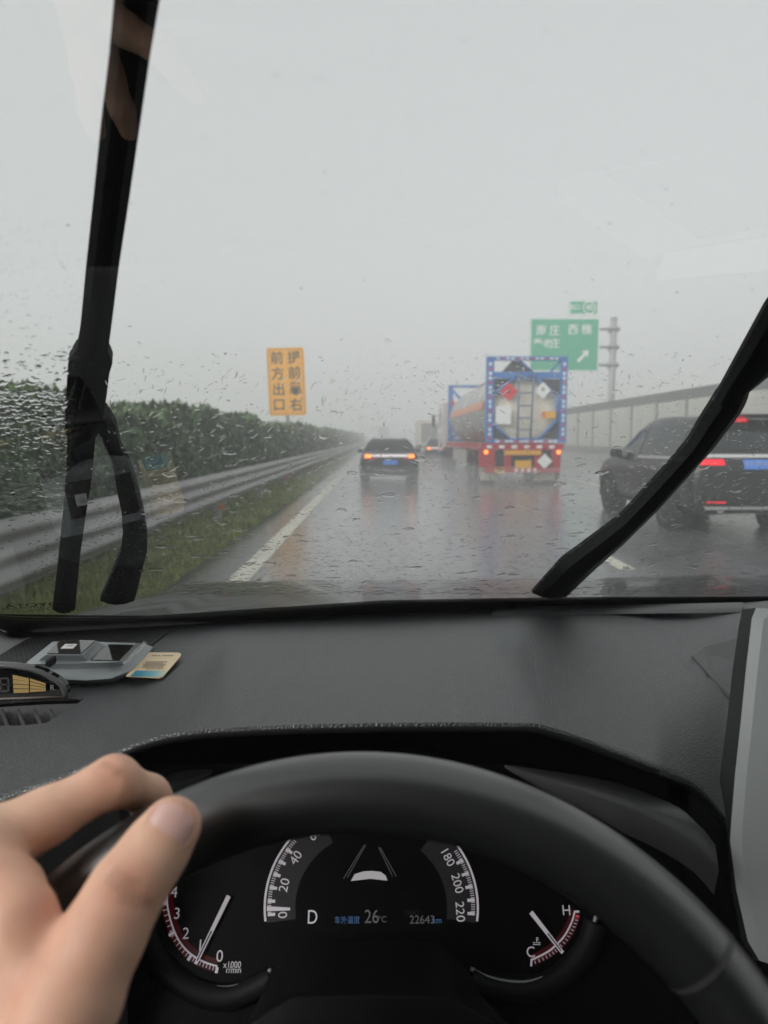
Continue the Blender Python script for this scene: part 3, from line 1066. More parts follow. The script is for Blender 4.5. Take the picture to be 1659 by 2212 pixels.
    ld.build('ladder', mat('ladder_paint', (.12, .17, .27), .45), t)
    # placards and labels, held just behind the frame plane
    def diamond(nm, x, y, r, m, dy):
        return MB().prism([T(x, y - r, dy), T(x + r, y, dy), T(x, y + r, dy), T(x - r, y, dy)], (0, .008, 0)).build(nm, m, t)
    d1 = diamond('red_placard', 705, 975, 74, mat('placard_red', (.72, .03, .05), .4), .0)
    MB().prism([T(690, 985, -.004), T(700, 940, -.004), T(712, 962, -.004), T(722, 945, -.004), T(722, 985, -.004), T(706, 1000, -.004)], (0, .002, 0)).build('flame_symbol', mat('flame_print', (.4, .02, .03), .5), d1)
    d2 = diamond('white_placard', 985, 965, 68, M['white_sheet'], .0)
    MB().lathe([(0, 0), (.055, 0), (.055, .002), (0, .002)], T(985, 955, -.004), (0, 1, 0), 14).build('skull_symbol', M['steel_grey'], d2)
    MB().b2(T(600, 1240, .0), T(727, 1092, .008)).build('white_label', M['white_sheet'], t)
    MB().b2(T(1012, 1192, .0), T(1097, 1138, .008)).build('orange_label', M['plate_yellow'], t)
    MB().b2(T(982, 1192, .0), T(1010, 1138, .008)).build('hazard_label', M['tail_orange_flat'], t)
    # trailer rear
    ch = MB()
    ch.b2(T(505, 1450, .02), T(1172, 1402, .22), .006)
    ch.b2(T(468, 1592, .04), T(604, 1452, .12), .006)
    ch.b2(T(1075, 1592, .04), T(1150, 1452, .12), .006)
    ch.b2(T(682, 1594, .04), T(735, 1498, .12), .006).b2(T(928, 1594, .04), T(990, 1498, .12), .006)
    ch.b2(T(518, 1642, .0), T(1145, 1596, .14), .006)
    for x in (640, 1010): ch.b2(T(x, 1470, .23), T(x + 45, 1402, 11.5))
    for y in (1.5, 3.5, 5.5, 7.5, 9.5): ch.b2(T(500, 1440, y), T(1180, 1405, y + .12))
    ch.b2(T(500, 1450, .23), T(520, 1402, 11.5)).b2(T(1165, 1450, .23), T(1185, 1402, 11.5))
    co = ch.build('trailer_chassis', M['truck_red'], t)
    lt, lr = MB(), MB()
    for k in range(8): (lt if k % 2 else lr).b2(T(740 + k * 26, 1636, -.006), T(740 + k * 26 + 24, 1606, -.0005))
    for k in range(12): 
        if k % 2 == 0: lt.b2(T(530 + k * 52, 1440, .014), T(530 + k * 52 + 44, 1415, .0195))
    lt.build('white_tape', M['white_sheet'], co); lr.build('red_tape', M['tape_red'], co)
    MB().b2(T(684, 1497, -.02), T(986, 1456, .10), .02).build('yellow_beam', mat('yellow_beam', (.78, .36, .04), .4), t)
    MB().b2(T(768, 1602, -.012), T(902, 1540, -.002), .002).build('number_plate', M['plate_yellow'], t)
    MB().b2(T(602, 1642, -.014), T(682, 1604, -.007)).build('small_plate', M['plate_yellow'], t)
    diamond('low_placard', 1012, 1546, 64, M['white_sheet'], -.02)
    for x in (527, 1130):
        MB().lathe([(0, -.03), (.05, -.028), (.062, 0), (.062, .03)], T(x, 1471, .03), (0, 1, 0), 16).build('rear_lamp', M['tail_orange'], t)
    dk = MB().b2(T(606, 1590, .1), T(680, 1455, .16)).b2(T(992, 1590, .1), T(1073, 1455, .16)).b2(T(738, 1592, .1), T(926, 1500, .16))
    dk.build('light_box', M['plastic'], t)
    for x0, x1, y0 in ((485, 640, 1642), (945, 1120, 1642)):
        MB().b2(T(x0, 1708, .30), T(x1, y0 - 40, .32)).build('mud_flap', M['flap'], t)
    # wheels
    for y in (1.15, 2.46, 3.77, 12.2, 13.5, 15.9):
        for sx in (-1, 1): wheel(t, sx * 1.0, y, .50, .34 if y > 15 else .48)
        MB().tube([(-.9, y, .5), (.9, y, .5)], .09, 10).build('axle', M['plastic'], t)
    MB().b2((-1.18, 5.0, .50), (-1.10, 9.6, 1.02), .01).b2((1.10, 5.0, .50), (1.18, 9.6, 1.02), .01).build('side_guard', mat('side_guard_paint', (.36, .34, .31), .6), t)
    MB().b2((-1.05, 4.9, .45), (-.55, 5.8, 1.0), .05).build('tool_box', M['flap'], t)
    MB().b2((-.3, 11, .7), (.3, 16.6, 1.0)).build('tractor_chassis', M['plastic'], t)
    cab = MB().prism([(-1.24, 13.9, .85), (-1.24, 16.6, .7), (-1.24, 16.75, 1.7), (-1.24, 16.4, 3.0), (-1.24, 15.9, 3.25), (-1.24, 13.9, 3.2)], (2.48, 0, 0)).build('cab', M['cab'], t, bevel=.06)
    for sx in (-1, 1):
        MB().b2((sx * 1.245, 15.0, 1.95), (sx * 1.255, 16.2, 2.75)).build('cab_window', M['car_glass'], cab)
        MB().box((sx * 1.50, 16.5, 2.35), (.16, .12, .62), None, .03).tube([(sx * 1.25, 16.45, 2.6), (sx * 1.5, 16.5, 2.6)], .02, 6).build('mirror', M['plastic'], cab)
    return t


M['tail_orange_flat'] = mat('hazard_orange', (.75, .16, .03), .45)
tank_truck()
#@@OWN
# ------------------------------------------------------------------ the car we sit in
own = thing('car', 'dark interior of the car around the camera: dashboard, steering wheel, windscreen and wipers', 'car', (0.37, 0.3, 0.0))
OL = Vector(own.location)


def ob(mb, name, m, parent=own, **k):
    """build in world coordinates, then hang it under the car"""
    o = mb.build(name, m, None, **k)
    o.parent = parent
    o.matrix_parent_inverse = Matrix.Identity(4)
    d = OL
    o.data.transform(Matrix.Translation(-d))
    return o


def put(o, parent=own):
    o.parent = parent
    o.data.transform(Matrix.Translation(-OL))
    return o


# windscreen surface
TA = R(31); ZB = CAM.z - .235
def yb(x): return .94 + .155 * x - .078 * x * x
def gpt(x, t, off=0.0):
    dy = .155 - .156 * x
    n = Vector((-dy * math.sin(TA), math.sin(TA), math.cos(TA))).normalized()
    return Vector((x, yb(x) - t * math.cos(TA), ZB + t * math.sin(TA))) + n * off
def gnorm(x):
    dy = .155 - .156 * x
    return Vector((-dy * math.sin(TA), math.sin(TA), math.cos(TA))).normalized()
def glass(u, v, off=0.0):
    r = ray(u, v); lo, hi = .05, 3.5
    def f(s):
        p = r * s
        return (p.z + .235) - (yb(p.x) - p.y) * math.tan(TA)
    for _ in range(50):
        m = (lo + hi) / 2
        # beyond the glass: point lies above/outside
        if f(m) < 0: lo = m
        else: hi = m
    p = CAM + r * ((lo + hi) / 2)
    return p + gnorm(p.x) * off


g = MB()
xs = np.linspace(-.62, 1.32, 40); ts = np.linspace(-.02, .98, 24)
g.grid([[gpt(x, t) for x in xs] for t in ts])
wind = ob(g, 'windscreen', M['glass'])

# black edge print, dots above
BT = [(-200, 1320), (0, 1322), (180, 1325), (330, 1326), (600, 1308), (829, 1293), (1100, 1288), (1300, 1286), (1659, 1285), (1900, 1284)]
BB = [(-200, 1345), (0, 1352), (27, 1364), (60, 1374), (120, 1372), (370, 1358), (829, 1328), (1300, 1311), (1659, 1306), (1900, 1304)]
us = np.linspace(-150, 1850, 120)
fb = MB(); uv = []
acc = 0; prev = None
cols = []
for u in us:
    top = glass(u, interp(BT, u), -.002); bot = glass(u, interp(BB, u) + 3, -.002)
    cols.append((top, bot))
rows = []
for k in range(9):
    rows.append([c[1].lerp(c[0], k / 8) for c in cols])
for k in range(9):
    a = 0
    for i, c in enumerate(cols):
        if i: a += (c[1] - cols[i - 1][1]).length
        fs = float(np.interp(us[i], [0, 250, 829], [.50, .54, .74])); q = k / 8
        uv.append((a / .0027, .6 * q / fs if q < fs else .6 + .4 * (q - fs) / (1 - fs)))
fb.grid(rows)
fb_o = ob(fb, 'edge_print', M['frit'], wind, uv=uv)
fb_o.matrix_parent_inverse = Matrix.Identity(4)

# dashboard top
FRONT = [(-420, 1830), (-330, 1800), (-150, 1765), (0, 1724), (90, 1691), (183, 1654), (244, 1628), (293, 1605), (350, 1588), (423, 1576), (500, 1571), (640, 1565), (829, 1561), (1000, 1560),
         (1159, 1562), (1230, 1582), (1364, 1632), (1498, 1685), (1543, 1729), (1574, 1773), (1650, 1850), (1800, 1930), (2100, 1960)]
FY = .45
us = np.unique(np.concatenate([np.linspace(-420, 2100, 150), [423, 1159]]))
nw = 34
fp = []
for u in us:
    fv = np.mean([interp(FRONT, u + du) for du in (-14, -7, 0, 7, 14)])
    f = atY(u, fv, FY + .09 * min(max((u - 1420) / 150, 0), 1)); b_ = onz(u, interp(BB, min(max(u, -200), 1900)), ZB - .002)
    fp.append((f, b_))
rows = []
for dy, dz in ((.16, -.030), (.06, -.018), (.012, -.0105), (.003, -.008), (-.001, -.005), (-.0015, -.002)):
    rows.append([f + Vector((0, dy, dz)) for f, b_ in fp])
for k in range(nw + 1):
    w = (k / nw) ** 1.25
    r = []
    for (f, b_), u in zip(fp, us):
        p = f.lerp(b_, w * 1.04)
        lf_ = min(max((490 - u) / 190, 0), 1)
        zm = CAM.z - .2075 - .020 * lf_
        zm -= .030 * min(max((u - 1120) / 450, 0), 1)
        l0 = (w - .4) * (w - 1) / .4; l1 = w * (w - 1) / (.4 * -.6); l2 = w * (w - .4) / .6
        p.z = f.z * l0 + zm * l1 + b_.z * l2
        # raised middle facet of the hood
        s = min(max((u - 400 - 80 * w) / 60, 0), 1) * min(max((1190 - 130 * w - u) / 60, 0), 1)
        p.z += .005 * s * math.sin(min(w / .85, 1) * math.pi) ** 2 if s > 0 else 0
        r.append(p)
    rows.append(r)
db = MB(); db.grid(rows)
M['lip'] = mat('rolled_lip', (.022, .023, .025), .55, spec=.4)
dash = db.build('dashboard', M['dash'])
dash_bvh = BVHTree.FromPolygons([Vector(v) for v in db.v], db.f)


def ondash(u, v, h=0.0):
    r = ray(u, v)
    hit = dash_bvh.ray_cast(CAM, r.normalized())
    p = hit[0] if hit[0] else onz(u, v, CAM.z - .212)
    return Vector((p.x, p.y, p.z + h))


def patch_on_dash(poly, h, n=14, m=5):
    """poly: lower-left, lower-right, upper-right, upper-left pixel chains of equal length (bottom chain, top chain)"""
    bot, top = poly
    bu = np.linspace(0, 1, n)
    def along(ch, s):
        d = [0]
        for a, b in zip(ch, ch[1:]): d.append(d[-1] + math.hypot(b[0] - a[0], b[1] - a[1]))
        return np.interp(s * d[-1], d, [c[0] for c in ch]), np.interp(s * d[-1], d, [c[1] for c in ch])
    b = MB()
    rr = []
    for j in range(m):
        q = j / (m - 1); r = []
        for s in bu:
            a, c = along(bot, s), along(top, s)
            r.append(ondash(a[0] * (1 - q) + c[0] * q, a[1] * (1 - q) + c[1] * q, h))
        rr.append(r)
    b.grid(rr)
    return b


# speaker grille by the glass, defroster ledge
gr_ = patch_on_dash(([(-60, 1442), (0, 1440), (47, 1436), (110, 1408), (200, 1400), (326, 1397)], [(-60, 1450), (0, 1418), (41, 1393), (78, 1374), (200, 1369), (372, 1360)]), .0015, 26, 8)
ob(gr_, 'speaker_grille', M['grille'])
lb = MB()
lp = [(1062, 1331), (1150, 1329), (1300, 1327), (1603, 1323)]; up_ = [(1150, 1318), (1200, 1316), (1300, 1315), (1606, 1309)]
lo0 = [ondash(u, v, .0002) for u, v in lp]; lo1 = [ondash(u, v - 3, .004) for u, v in lp]; hi = [ondash(u, v, .005) for u, v in up_]
lb.grid([lo0, lo1, hi])
ob(lb, 'defroster_strip', M['dash'])

# vent: cut an opening into the dashboard top, then a basin with slats
VP = [(-60, 1523), (0, 1520.5), (90, 1515), (172, 1512.5), (177, 1514), (138, 1540), (94, 1567), (45, 1573), (0, 1574), (-60, 1575)]
vtop = [ondash(u, v) for u, v in VP]
cut = MB().prism([p + Vector((0, 0, .03)) for p in vtop], [Vector((0, .012, -.075))] * len(vtop)).build('cutter', None)
md = dash.modifiers.new('b', 'BOOLEAN'); md.operation = 'DIFFERENCE'; md.object = cut; md.solver = 'EXACT'
sl = dash.modifiers.new('s', 'SOLIDIFY'); sl.thickness = .004; sl.offset = -1
dash.modifiers.move(1, 0)
dg = bpy.context.evaluated_depsgraph_get()
me = bpy.data.meshes.new_from_object(dash.evaluated_get(dg))
dash.modifiers.clear(); dash.data = me
bpy.data.objects.remove(cut)
me.materials.clear(); me.materials.append(M['dash']); me.materials.append(M['lip'])
for p in me.polygons:
    p.use_smooth = True
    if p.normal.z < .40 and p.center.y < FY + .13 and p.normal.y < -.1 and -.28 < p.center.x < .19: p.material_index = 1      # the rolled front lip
md = dash.modifiers.new('wn', 'EDGE_SPLIT'); md.split_angle = R(50)
put(dash)
M['slat_grey'] = mat('slat_plastic', (.05, .05, .052), .5)
vb = MB()
dn = Vector((0, .012, -.055))
vb.prism(vtop, dn, cap0=False)
vent = ob(vb, 'air_vent', M['panel_black'])
ledge = MB()   # sloping inner wall at the far side
far = vtop[:4]
ledge.grid([[p + Vector((0, .002, -.002)) for p in far], [p + Vector((0, -.018, -.020)) for p in far]])
ob(ledge, 'vent_wall', M['slat_grey'], vent)
for k in range(6):
    x0, x1 = -68 + 35.3 * k, -52 + 36.2 * k
    if k == 5: x1 -= 14
    a = ondash(x0, 1526, -.002)
    b_ = ondash(x1, 1573 if x1 < 80 else (1568 if x1 < 100 else 1552), -.002)
    m_ = MB(); wd = Vector((.0017, 0, 0))
    m_.prism([a - wd, a + wd, b_ + wd, b_ - wd], (0, .004, -.02))
    ob(m_, 'slat', M['slat_grey'], vent, bevel=.0008)

# lower dashboard behind the wheel
lw = MB()
lw.b2((-.75, .72, .50), (1.35, .80, CAM.z - .27))
ob(lw, 'lower_dashboard', M['dash_dark'])
# side skirts of the recess so the cluster sits in a dark well
wl = MB()
wl.grid([[f + Vector((0, -.002, -.012)), f + Vector((0, -.004, -.10)), f + Vector((0, .0, -.45))] for f, b_ in fp if f.x < -.17])
ob(wl, 'knee_panel', M['dash_dark'])
wr_ = MB()
wr_.grid([[f + Vector((0, .0, -.012)), f + Vector((0, .004, -.10)), f + Vector((0, .02, -.45))] for f, b_ in fp if f.x > .222])
ob(wr_, 'centre_panel', M['dash_dark'])

# instrument panel -------------------------------------------------
CO = atd(800, 1930, .54)
ct = R(28)
CR, CU = Vector((1, 0, 0)), Vector((0, math.sin(ct), math.cos(ct)))
CN = CR.cross(CU)


def cl(u, v, lift=0.0):
    r = ray(u, v)
    s = (CO - CAM).dot(CN) / r.dot(CN)
    return CAM + r * s + CN * lift


def strip(pts, w, lift=.0005, closed=False):
    """flat ribbon along pixel points on the panel, w in pixels"""
    P = [cl(u, v, lift) for u, v in pts]
    k = .54 / FPX
    b = MB(); L_, R_ = [], []
    for i, p in enumerate(P):
        d = (P[min(i + 1, len(P) - 1)] - P[max(i - 1, 0)]).normalized(); n_ = CN.cross(d).normalized() * (w * k / 2)
        L_.append(p + n_); R_.append(p - n_)
    b.grid([L_, R_], False)
    return b


def curve(pts, n=40):
    P = np.array(pts, float); m = len(P) - 1
    return [tuple(cr(P, t)) for t in np.linspace(0, m - 1e-6, n)]


pnl = MB()
pc = [cl(u, v) for u, v in ((230, 1650), (1430, 1650), (1560, 2260), (160, 2260))]
pnl.prism(pc, CN * -.02)
panel = ob(pnl, 'instrument_panel', M['panel_black'])
scr = MB()
scr.add([cl(u, v, .0003) for u, v in ((560, 1770), (1045, 1770), (1045, 2005), (560, 2005))], [(0, 1, 2, 3)])
screen = ob(scr, 'driver_display', M['panel_black'])


def ctext(body, u, v, hpx, m, rot=0.0, parent=None, sx=1.0, bold=0.0):
    k = .54 / FPX
    a = R(rot)
    rt = CR * math.cos(a) + CU * math.sin(a); upv = -CR * math.sin(a) + CU * math.cos(a)
    o = text('lettering', body, hpx * k * 1.38, cl(u, v, .0008), rt, upv, m, None, sx=sx, bold=bold)
    return put(o, parent or own)


# speedometer
SC, SR = (802, 1962), 230
def sp(a, r): return (SC[0] + math.cos(R(a)) * r, SC[1] - math.sin(R(a)) * r * 1.0)
speedo = screen
for side in (0, 1):
    a0, a1 = ((187, 138), (-7, 36))[side]
    sm = strip([sp(a, SR) for a in np.linspace(a0, a1, 30)], 4.5)
    for i in range(60):
        a = 183.5 - i * 1.28 if side == 0 else -3 + i * 1.28
        if (a < 138 if side == 0 else a > 35): break
        big = i % 6 == 0
        q = strip([sp(a, SR - 6), sp(a, SR - (22 if big else 14))], 6 if big else 1.5); sm.add(q.v, q.f)
    ob(sm, 'speed_scale', M['white_em'], screen)
    a0, a1 = ((188, 120), (-8, 50))[side]
    aa = np.linspace(a0, a1, 24)
    ob(MB().grid([[cl(*sp(a, SR - 3), .00045) for a in aa], [cl(*sp(a, SR - 66), .00045) for a in aa]], False), 'dial_band', M['band_em'], screen)
ndl = MB(); ndl.add([cl(u, v, .0012) for u, v in ((577, 1957), (627, 1960), (627, 1966), (577, 1968))], [(0, 1, 2, 3)])
ob(ndl, 'needle', M['white_em'], speedo)
for tx, u, v, rt in (('0', 612, 1976, 92), ('20', 615, 1912, 78), ('40', 640, 1853, 58), ('60', 681, 1802, 40)):
    ctext(tx, u, v, 20, M['white_em'], rt, speedo)
for tx, u, v, rt in (('180', 966, 1851, -62), ('200', 987, 1908, -76), ('220', 993, 1969, -88)):
    ctext(tx, u, v, 19, M['white_em'], rt, speedo)
ctext('D', 675, 1982, 27, M['white_em'], 0, screen, sx=.85)
ctext('26', 803, 1981, 26, M['dim_em'], 0, screen, sx=.9)
ctext('°C', 826, 1986, 12, M['dim_em'], 0, screen)
ctext('车外温度', 750, 1988, 11, M['blue_em'], 0, screen, sx=.9)
ctext('22643', 912, 1987, 16, M['dim_em'], 0, screen)
ctext('km', 944, 1988, 12, M['blue_em'], 0, screen)
ctext('ODO', 890, 1971, 9, M['band_em'], 0, screen)
ci = MB(); ci.add([cl(u, v, .001) for u, v in ((758, 1903), (766, 1888), (785, 1882), (803, 1881), (822, 1883), (833, 1891), (837, 1902), (800, 1898))], [(0, 7, 6, 5, 4, 3, 2, 1)])
ob(ci, 'car_icon', mat('car_icon_grey', (.1, .1, .1), .5, emit=(.5, .48, .5), es=.40), screen)
ln = MB()
for a, b_ in (((787, 1825), (742, 1898)), ((790, 1825), (750, 1896)), ((818, 1830), (848, 1893)), ((821, 1830), (856, 1893))):
    q = strip([a, b_], 1.2); ln.add(q.v, q.f)
ob(ln, 'lane_icon', M['dim_em'], screen)
wi = MB()
for a, b_ in (((582, 1806), (582, 1818)), ((595, 1806), (593, 1818)), ((585, 1816), (589, 1807)), ((589, 1807), (592, 1816)), ((585, 1812), (592, 1812))):
    q = strip([a, b_], 1.6); wi.add(q.v, q.f)
ob(wi, 'warning_icon', M['dim_em'], screen)
# tachometer
TP = curve([(368, 1870), (362, 1900), (361, 1930), (363, 1962), (372, 1998), (386, 2030), (405, 2054), (428, 2071), (450, 2081), (470, 2087)], 60)
tm = MB(); q = strip(TP, 3.5); tm.add(q.v, q.f)
tcn = (500, 1925)
for i in range(0, 60):
    p = TP[i]; d = math.hypot(p[0] - tcn[0], p[1] - tcn[1]); ex = (p[0] - tcn[0]) / d, (p[1] - tcn[1]) / d
    big = i in (17, 29, 42, 59)
    if i % 2 and not big: continue
    q = strip([(p[0] + ex[0] * 2, p[1] + ex[1] * 2), (p[0] + ex[0] * (15 if big else 11), p[1] + ex[1] * (15 if big else 11))], 6 if big else 1.4); tm.add(q.v, q.f)
tach = ob(tm, 'tachometer', M['white_em'])
rg = MB(); q = strip([(p[0] + (tcn[0] - p[0]) * .06, p[1] + (tcn[1] - p[1]) * .06) for p in TP], 9, .0003); rg.add(q.v, q.f)
q = strip([(p[0] - (tcn[0] - p[0]) * .05, p[1] - (tcn[1] - p[1]) * .05) for p in TP], 9, .0003); rg.add(q.v, q.f)
ob(rg, 'red_edge', M['red_em'], tach)
for tx, u, v in (('5', 392, 1880), ('4', 377, 1928), ('3', 383, 1974), ('2', 402, 2017), ('1', 433, 2043), ('0', 475, 2066)):
    ctext(tx, u, v, 22, M['white_em'], 0, tach)
ctext('x1000', 502, 2084, 12, M['white_em'], 0, tach, sx=.9); ctext('r/min', 505, 2095, 12, M['white_em'], 0, tach, sx=.9)


def needle(a, b_, parent):
    k = .54 / FPX
    P, Q = cl(*a, .003), cl(*b_, .003); d = (Q - P).normalized(); n_ = CN.cross(d).normalized() * k
    m_ = P.lerp(Q, .52)
    nb = MB(); nb.prism([P + n_ * 4.5, P - n_ * 4.5, Q - n_ * 3.5, Q + n_ * 3.5], CN * .001)
    o = ob(nb, 'needle', M['white_em'], parent)
    nb = MB(); nb.add([m_ + n_ * 1.3 + CN * .0015, m_ - n_ * 1.3 + CN * .0015, P.lerp(Q, .95) - n_ * 1.0 + CN * .0015, P.lerp(Q, .95) + n_ * 1.0 + CN * .0015], [(0, 1, 2, 3)])
    ob(nb, 'needle_slot', M['panel_black'], parent)


needle((496, 1934), (425, 2080), tach)
# coolant gauge
GP = curve([(1148, 2073), (1168, 2064), (1187, 2053), (1202, 2040), (1217, 2024), (1228, 2006), (1236, 1988), (1241, 1969)], 40)
gm = MB(); q = strip(GP, 3.5); gm.add(q.v, q.f)
q = strip([(1148, 2072), (1147, 2087)], 4); gm.add(q.v, q.f); q = strip([(1240, 1969), (1251, 1969)], 4); gm.add(q.v, q.f)
for i in range(2, 38, 2):
    p = GP[i]; d = math.hypot(p[0] - 1130, p[1] - 1965); ex = (p[0] - 1130) / d, (p[1] - 1965) / d
    q = strip([(p[0] + ex[0] * 5, p[1] + ex[1] * 5), (p[0] + ex[0] * 12, p[1] + ex[1] * 12)], 1.4); gm.add(q.v, q.f)
gauge = ob(gm, 'coolant_gauge', M['white_em'])
rg = MB(); q = strip([(p[0] - 5, p[1] - 4) for p in GP], 8, .0003); rg.add(q.v, q.f); q = strip([(p[0] + 7, p[1] + 5) for p in GP], 10, .0003); rg.add(q.v, q.f)
ob(rg, 'red_edge', M['red_em'], gauge)
rz = MB(); q = strip([(1246, 1976), (1245, 1985)], 8); rz.add(q.v, q.f); ob(rz, 'red_zone', mat('red_zone', (.05, .003, .005), .5, emit=(.8, .03, .06), es=.2), gauge)
ctext('H', 1223, 1967, 20, M['white_em'], 0, gauge); ctext('C', 1146, 2057, 20, M['white_em'], 0, gauge)
ic = MB()
for a, b_ in (((1159, 2024), (1159, 2037)), ((1159, 2026), (1163, 2026)), ((1159, 2030), (1163, 2030)), ((1151, 2036), (1156, 2036)), ((1161, 2036), (1167, 2036)), ((1151, 2040), (1167, 2040))):
    q = strip([a, b_], 1.4); ic.add(q.v, q.f)
ob(ic, 'coolant_icon', M['white_em'], gauge)
needle((1145, 1969), (1213, 2056), gauge)
# trim arcs
M['dial_trim'] = mat('dial_trim_grey', (.34, .36, .35), .35, metal=.2)
for pts, nm in ((curve([(305, 1960), (322, 2012), (345, 2055), (385, 2095), (440, 2125), (500, 2131), (550, 2113), (588, 2092)]), 'left'),
                (curve([(1015, 2090), (1050, 2108), (1100, 2119), (1150, 2117), (1205, 2092), (1250, 2050), (1276, 2005), (1286, 1970)]), 'right')):
    ob(MB().tube([cl(u, v, .004) for u, v in pts], .0016, 10), 'dial_trim', M['dial_trim'])
    ob(MB().tube([cl(u, v + 22, .0) for u, v in pts], [.009] * len(pts), 10), 'dial_surround', M['dash_dark'])
# ledge inside the hood, right and left
for up_p, lo_p in (([(1090, 1652), (1180, 1672), (1290, 1697), (1400, 1731), (1500, 1775), (1545, 1825)], [(1090, 1658), (1180, 1687), (1290, 1720), (1400, 1765), (1500, 1823), (1553, 1880)]),
                   ([(460, 1664), (400, 1678), (340, 1702), (280, 1740)], [(460, 1668), (400, 1688), (340, 1716), (280, 1760)])):
    b = MB()
    A = curve(up_p, 24); B = curve(lo_p, 24)
    F_ = [min(1, i / 12) for i in range(len(A))]
    b.grid([[atd(u, v, .475) + Vector((0, .02, -.002)) * f for (u, v), f in zip(A, F_)], [atd(u, v, .475) for u, v in A], [atd(u, v, .475 - .02 * f) for (u, v), f in zip(B, F_)], [atd(u, v, .475 - .023 * f) + Vector((0, .005, -.02)) * f for (u, v), f in zip(B, F_)]])
    ob(b, 'cluster_hood_ledge', M['slat_grey'] if up_p[0][0] > 800 else M['dash_dark'])

# steering wheel ----------------------------------------------------
WT = .3869; WR, Wr = .1802, .0163
WC = CAM + Vector((-.0078, .2209, -.3168))
wn = Vector((math.sin(-.0111), -math.cos(WT) * math.cos(.0111), math.sin(WT) * math.cos(.0111))).normalized()
wa = (Vector((1, 0, 0)) - wn * wn.x).normalized(); wb = wn.cross(wa)
if wb.z < 0: wb = -wb
def wpt(phi, r=WR, h=0.0):
    return WC + (wa * math.cos(R(phi)) + wb * math.sin(R(phi))) * r + wn * h
def rim_seg(a0, a1, k=1.0, n=120):
    b = MB(); m = 22; rows = []
    for i in range(n + 1):
        ph = a0 + (a1 - a0) * i / n
        e = wa * math.cos(R(ph)) + wb * math.sin(R(ph))
        rows.append([WC + e * (WR + Wr * k * math.cos(t)) + wn * (Wr * k * math.sin(t) * 1.0) for t in np.linspace(0, 2 * math.pi, m + 1)])
    b.grid(rows)
    return b
sw = ob(rim_seg(41.0, 222), 'steering_wheel', M['leather'])
ob(rim_seg(-42, 40.4, .985), 'grip_leather', M['leather'], sw)
ob(rim_seg(222.6, 317.5, .985), 'lower_rim', M['leather'], sw)
ob(rim_seg(40.3, 41.1, 1.012, 6), 'rim_seam', mat('seam_trim', (.05, .05, .05), .45), sw)
hub = MB()
hp = [wpt(0, 0) + wa * x * .001 + wb * y * .001 for x, y in ((-62, 8), (-48, 30), (-30, 38), (30, 38), (50, 30), (64, 8), (58, -40), (30, -66), (-28, -66), (-56, -40))]
hub.prism(hp, wn * .022)
ob(hub, 'airbag_cover', M['leather'], sw, bevel=.006)
for a in (-2, 182, 270):
    e = wa * math.cos(R(a)) + wb * math.sin(R(a)); f2 = wn.cross(e)
    s_ = MB(); s_.prism([WC + e * .052 + f2 * .022, WC + e * .052 - f2 * .022, WC + e * .172 - f2 * .016, WC + e * .172 + f2 * .016], wn * .012)
    ob(s_, 'spoke', M['black_gloss'], sw, bevel=.003)
colm = MB().tube([WC - wn * .002, WC - wn * .12], [.045, .05], 20)
ob(colm, 'steering_column', M['dash_dark'])
M['column'] = mat('column_plastic', (.004, .004, .0045), .6, spec=.15)
# column cover seen through the wheel
cv = MB()
TA_ = [(560, 2240), (588, 2093), (628, 2062), (672, 2034), (800, 2031), (942, 2033), (975, 2062), (1008, 2093), (1040, 2240)]
A = [(470, 2260), (538, 2211), (585, 2178), (634, 2151), (800, 2147), (962, 2150), (1015, 2176), (1071, 2207), (1140, 2260)]
cv.grid([[atd(u, v, .505) for u, v in TA_], [atd(u, v, .47).lerp(atd(u2, v2, .47), .55) for (u, v), (u2, v2) in zip(TA_, A)], [atd(u, v - 6, .437) for u, v in A], [atd(u, v, .43) for u, v in A], [atd(u, v + 9, .428) for u, v in A], [atd(u, v + 200, .42) for u, v in A]])
ob(cv, 'column_cover', M['column'])

# centre screen ------------------------------------------------------
SF = [(1633, 1313), (1624, 1336), (1612, 1440), (1600, 1560), (1588, 1671), (1580, 1770), (1577, 1817), (1590, 1920), (1615, 2032), (1640, 2075)]
fpts = [atd(u, v, .48) for u, v in SF]
rgt = [p + Vector((.24, -.02, 0)) for p in fpts]
sc_ = MB(); sc_.grid([[p + Vector((.006 if i else .012, -.0035, 0)) for i, p in enumerate(fpts)], [p.lerp(q, .1) + Vector((0, -.004, 0)) for p, q in zip(fpts, rgt)], rgt])
sc_.grid([fpts, [p + Vector((.006 if i else .012, -.0035, 0)) for i, p in enumerate(fpts)]])
cs = ob(sc_, 'centre_screen', M['silver'])
dsp = [p.lerp(q, f) + Vector((0, -.0055, 0)) for f, pick in ((.20, 1), (.97, 1), (.97, -2), (.20, -2)) for p, q in [(fpts[pick], rgt[pick])]]
ob(MB().prism([d.lerp(sum(dsp, Vector()) / 4, .03) for d in dsp], (0, .001, 0)), 'display_glass', M['black_gloss'], cs)
SB = [(1603, 1316), (1595, 1358), (1582, 1450), (1570, 1560), (1554, 1684), (1566, 1750), (1572, 1817), (1580, 1920), (1602, 2032), (1630, 2075)]
bz = MB(); bz.grid([fpts, [atd(u, v, .502) for u, v in SB]])
bz.grid([[p + Vector((.25, .022, -.0)) for p in fpts], [atd(u, v, .502) for u, v in SB]])
ob(bz, 'screen_housing', mat('housing_plastic', (.03, .032, .033), .55), cs)
bz = MB(); tpf = fpts[0]
bz.grid([[tpf + Vector((.012, -.0035, 0)), rgt[0]], [atd(1603, 1316, .502) + Vector((.01, 0, 0)), atd(1603, 1316, .502) + Vector((.25, 0, 0))]])
ob(bz, 'screen_top', M['silver'], cs)
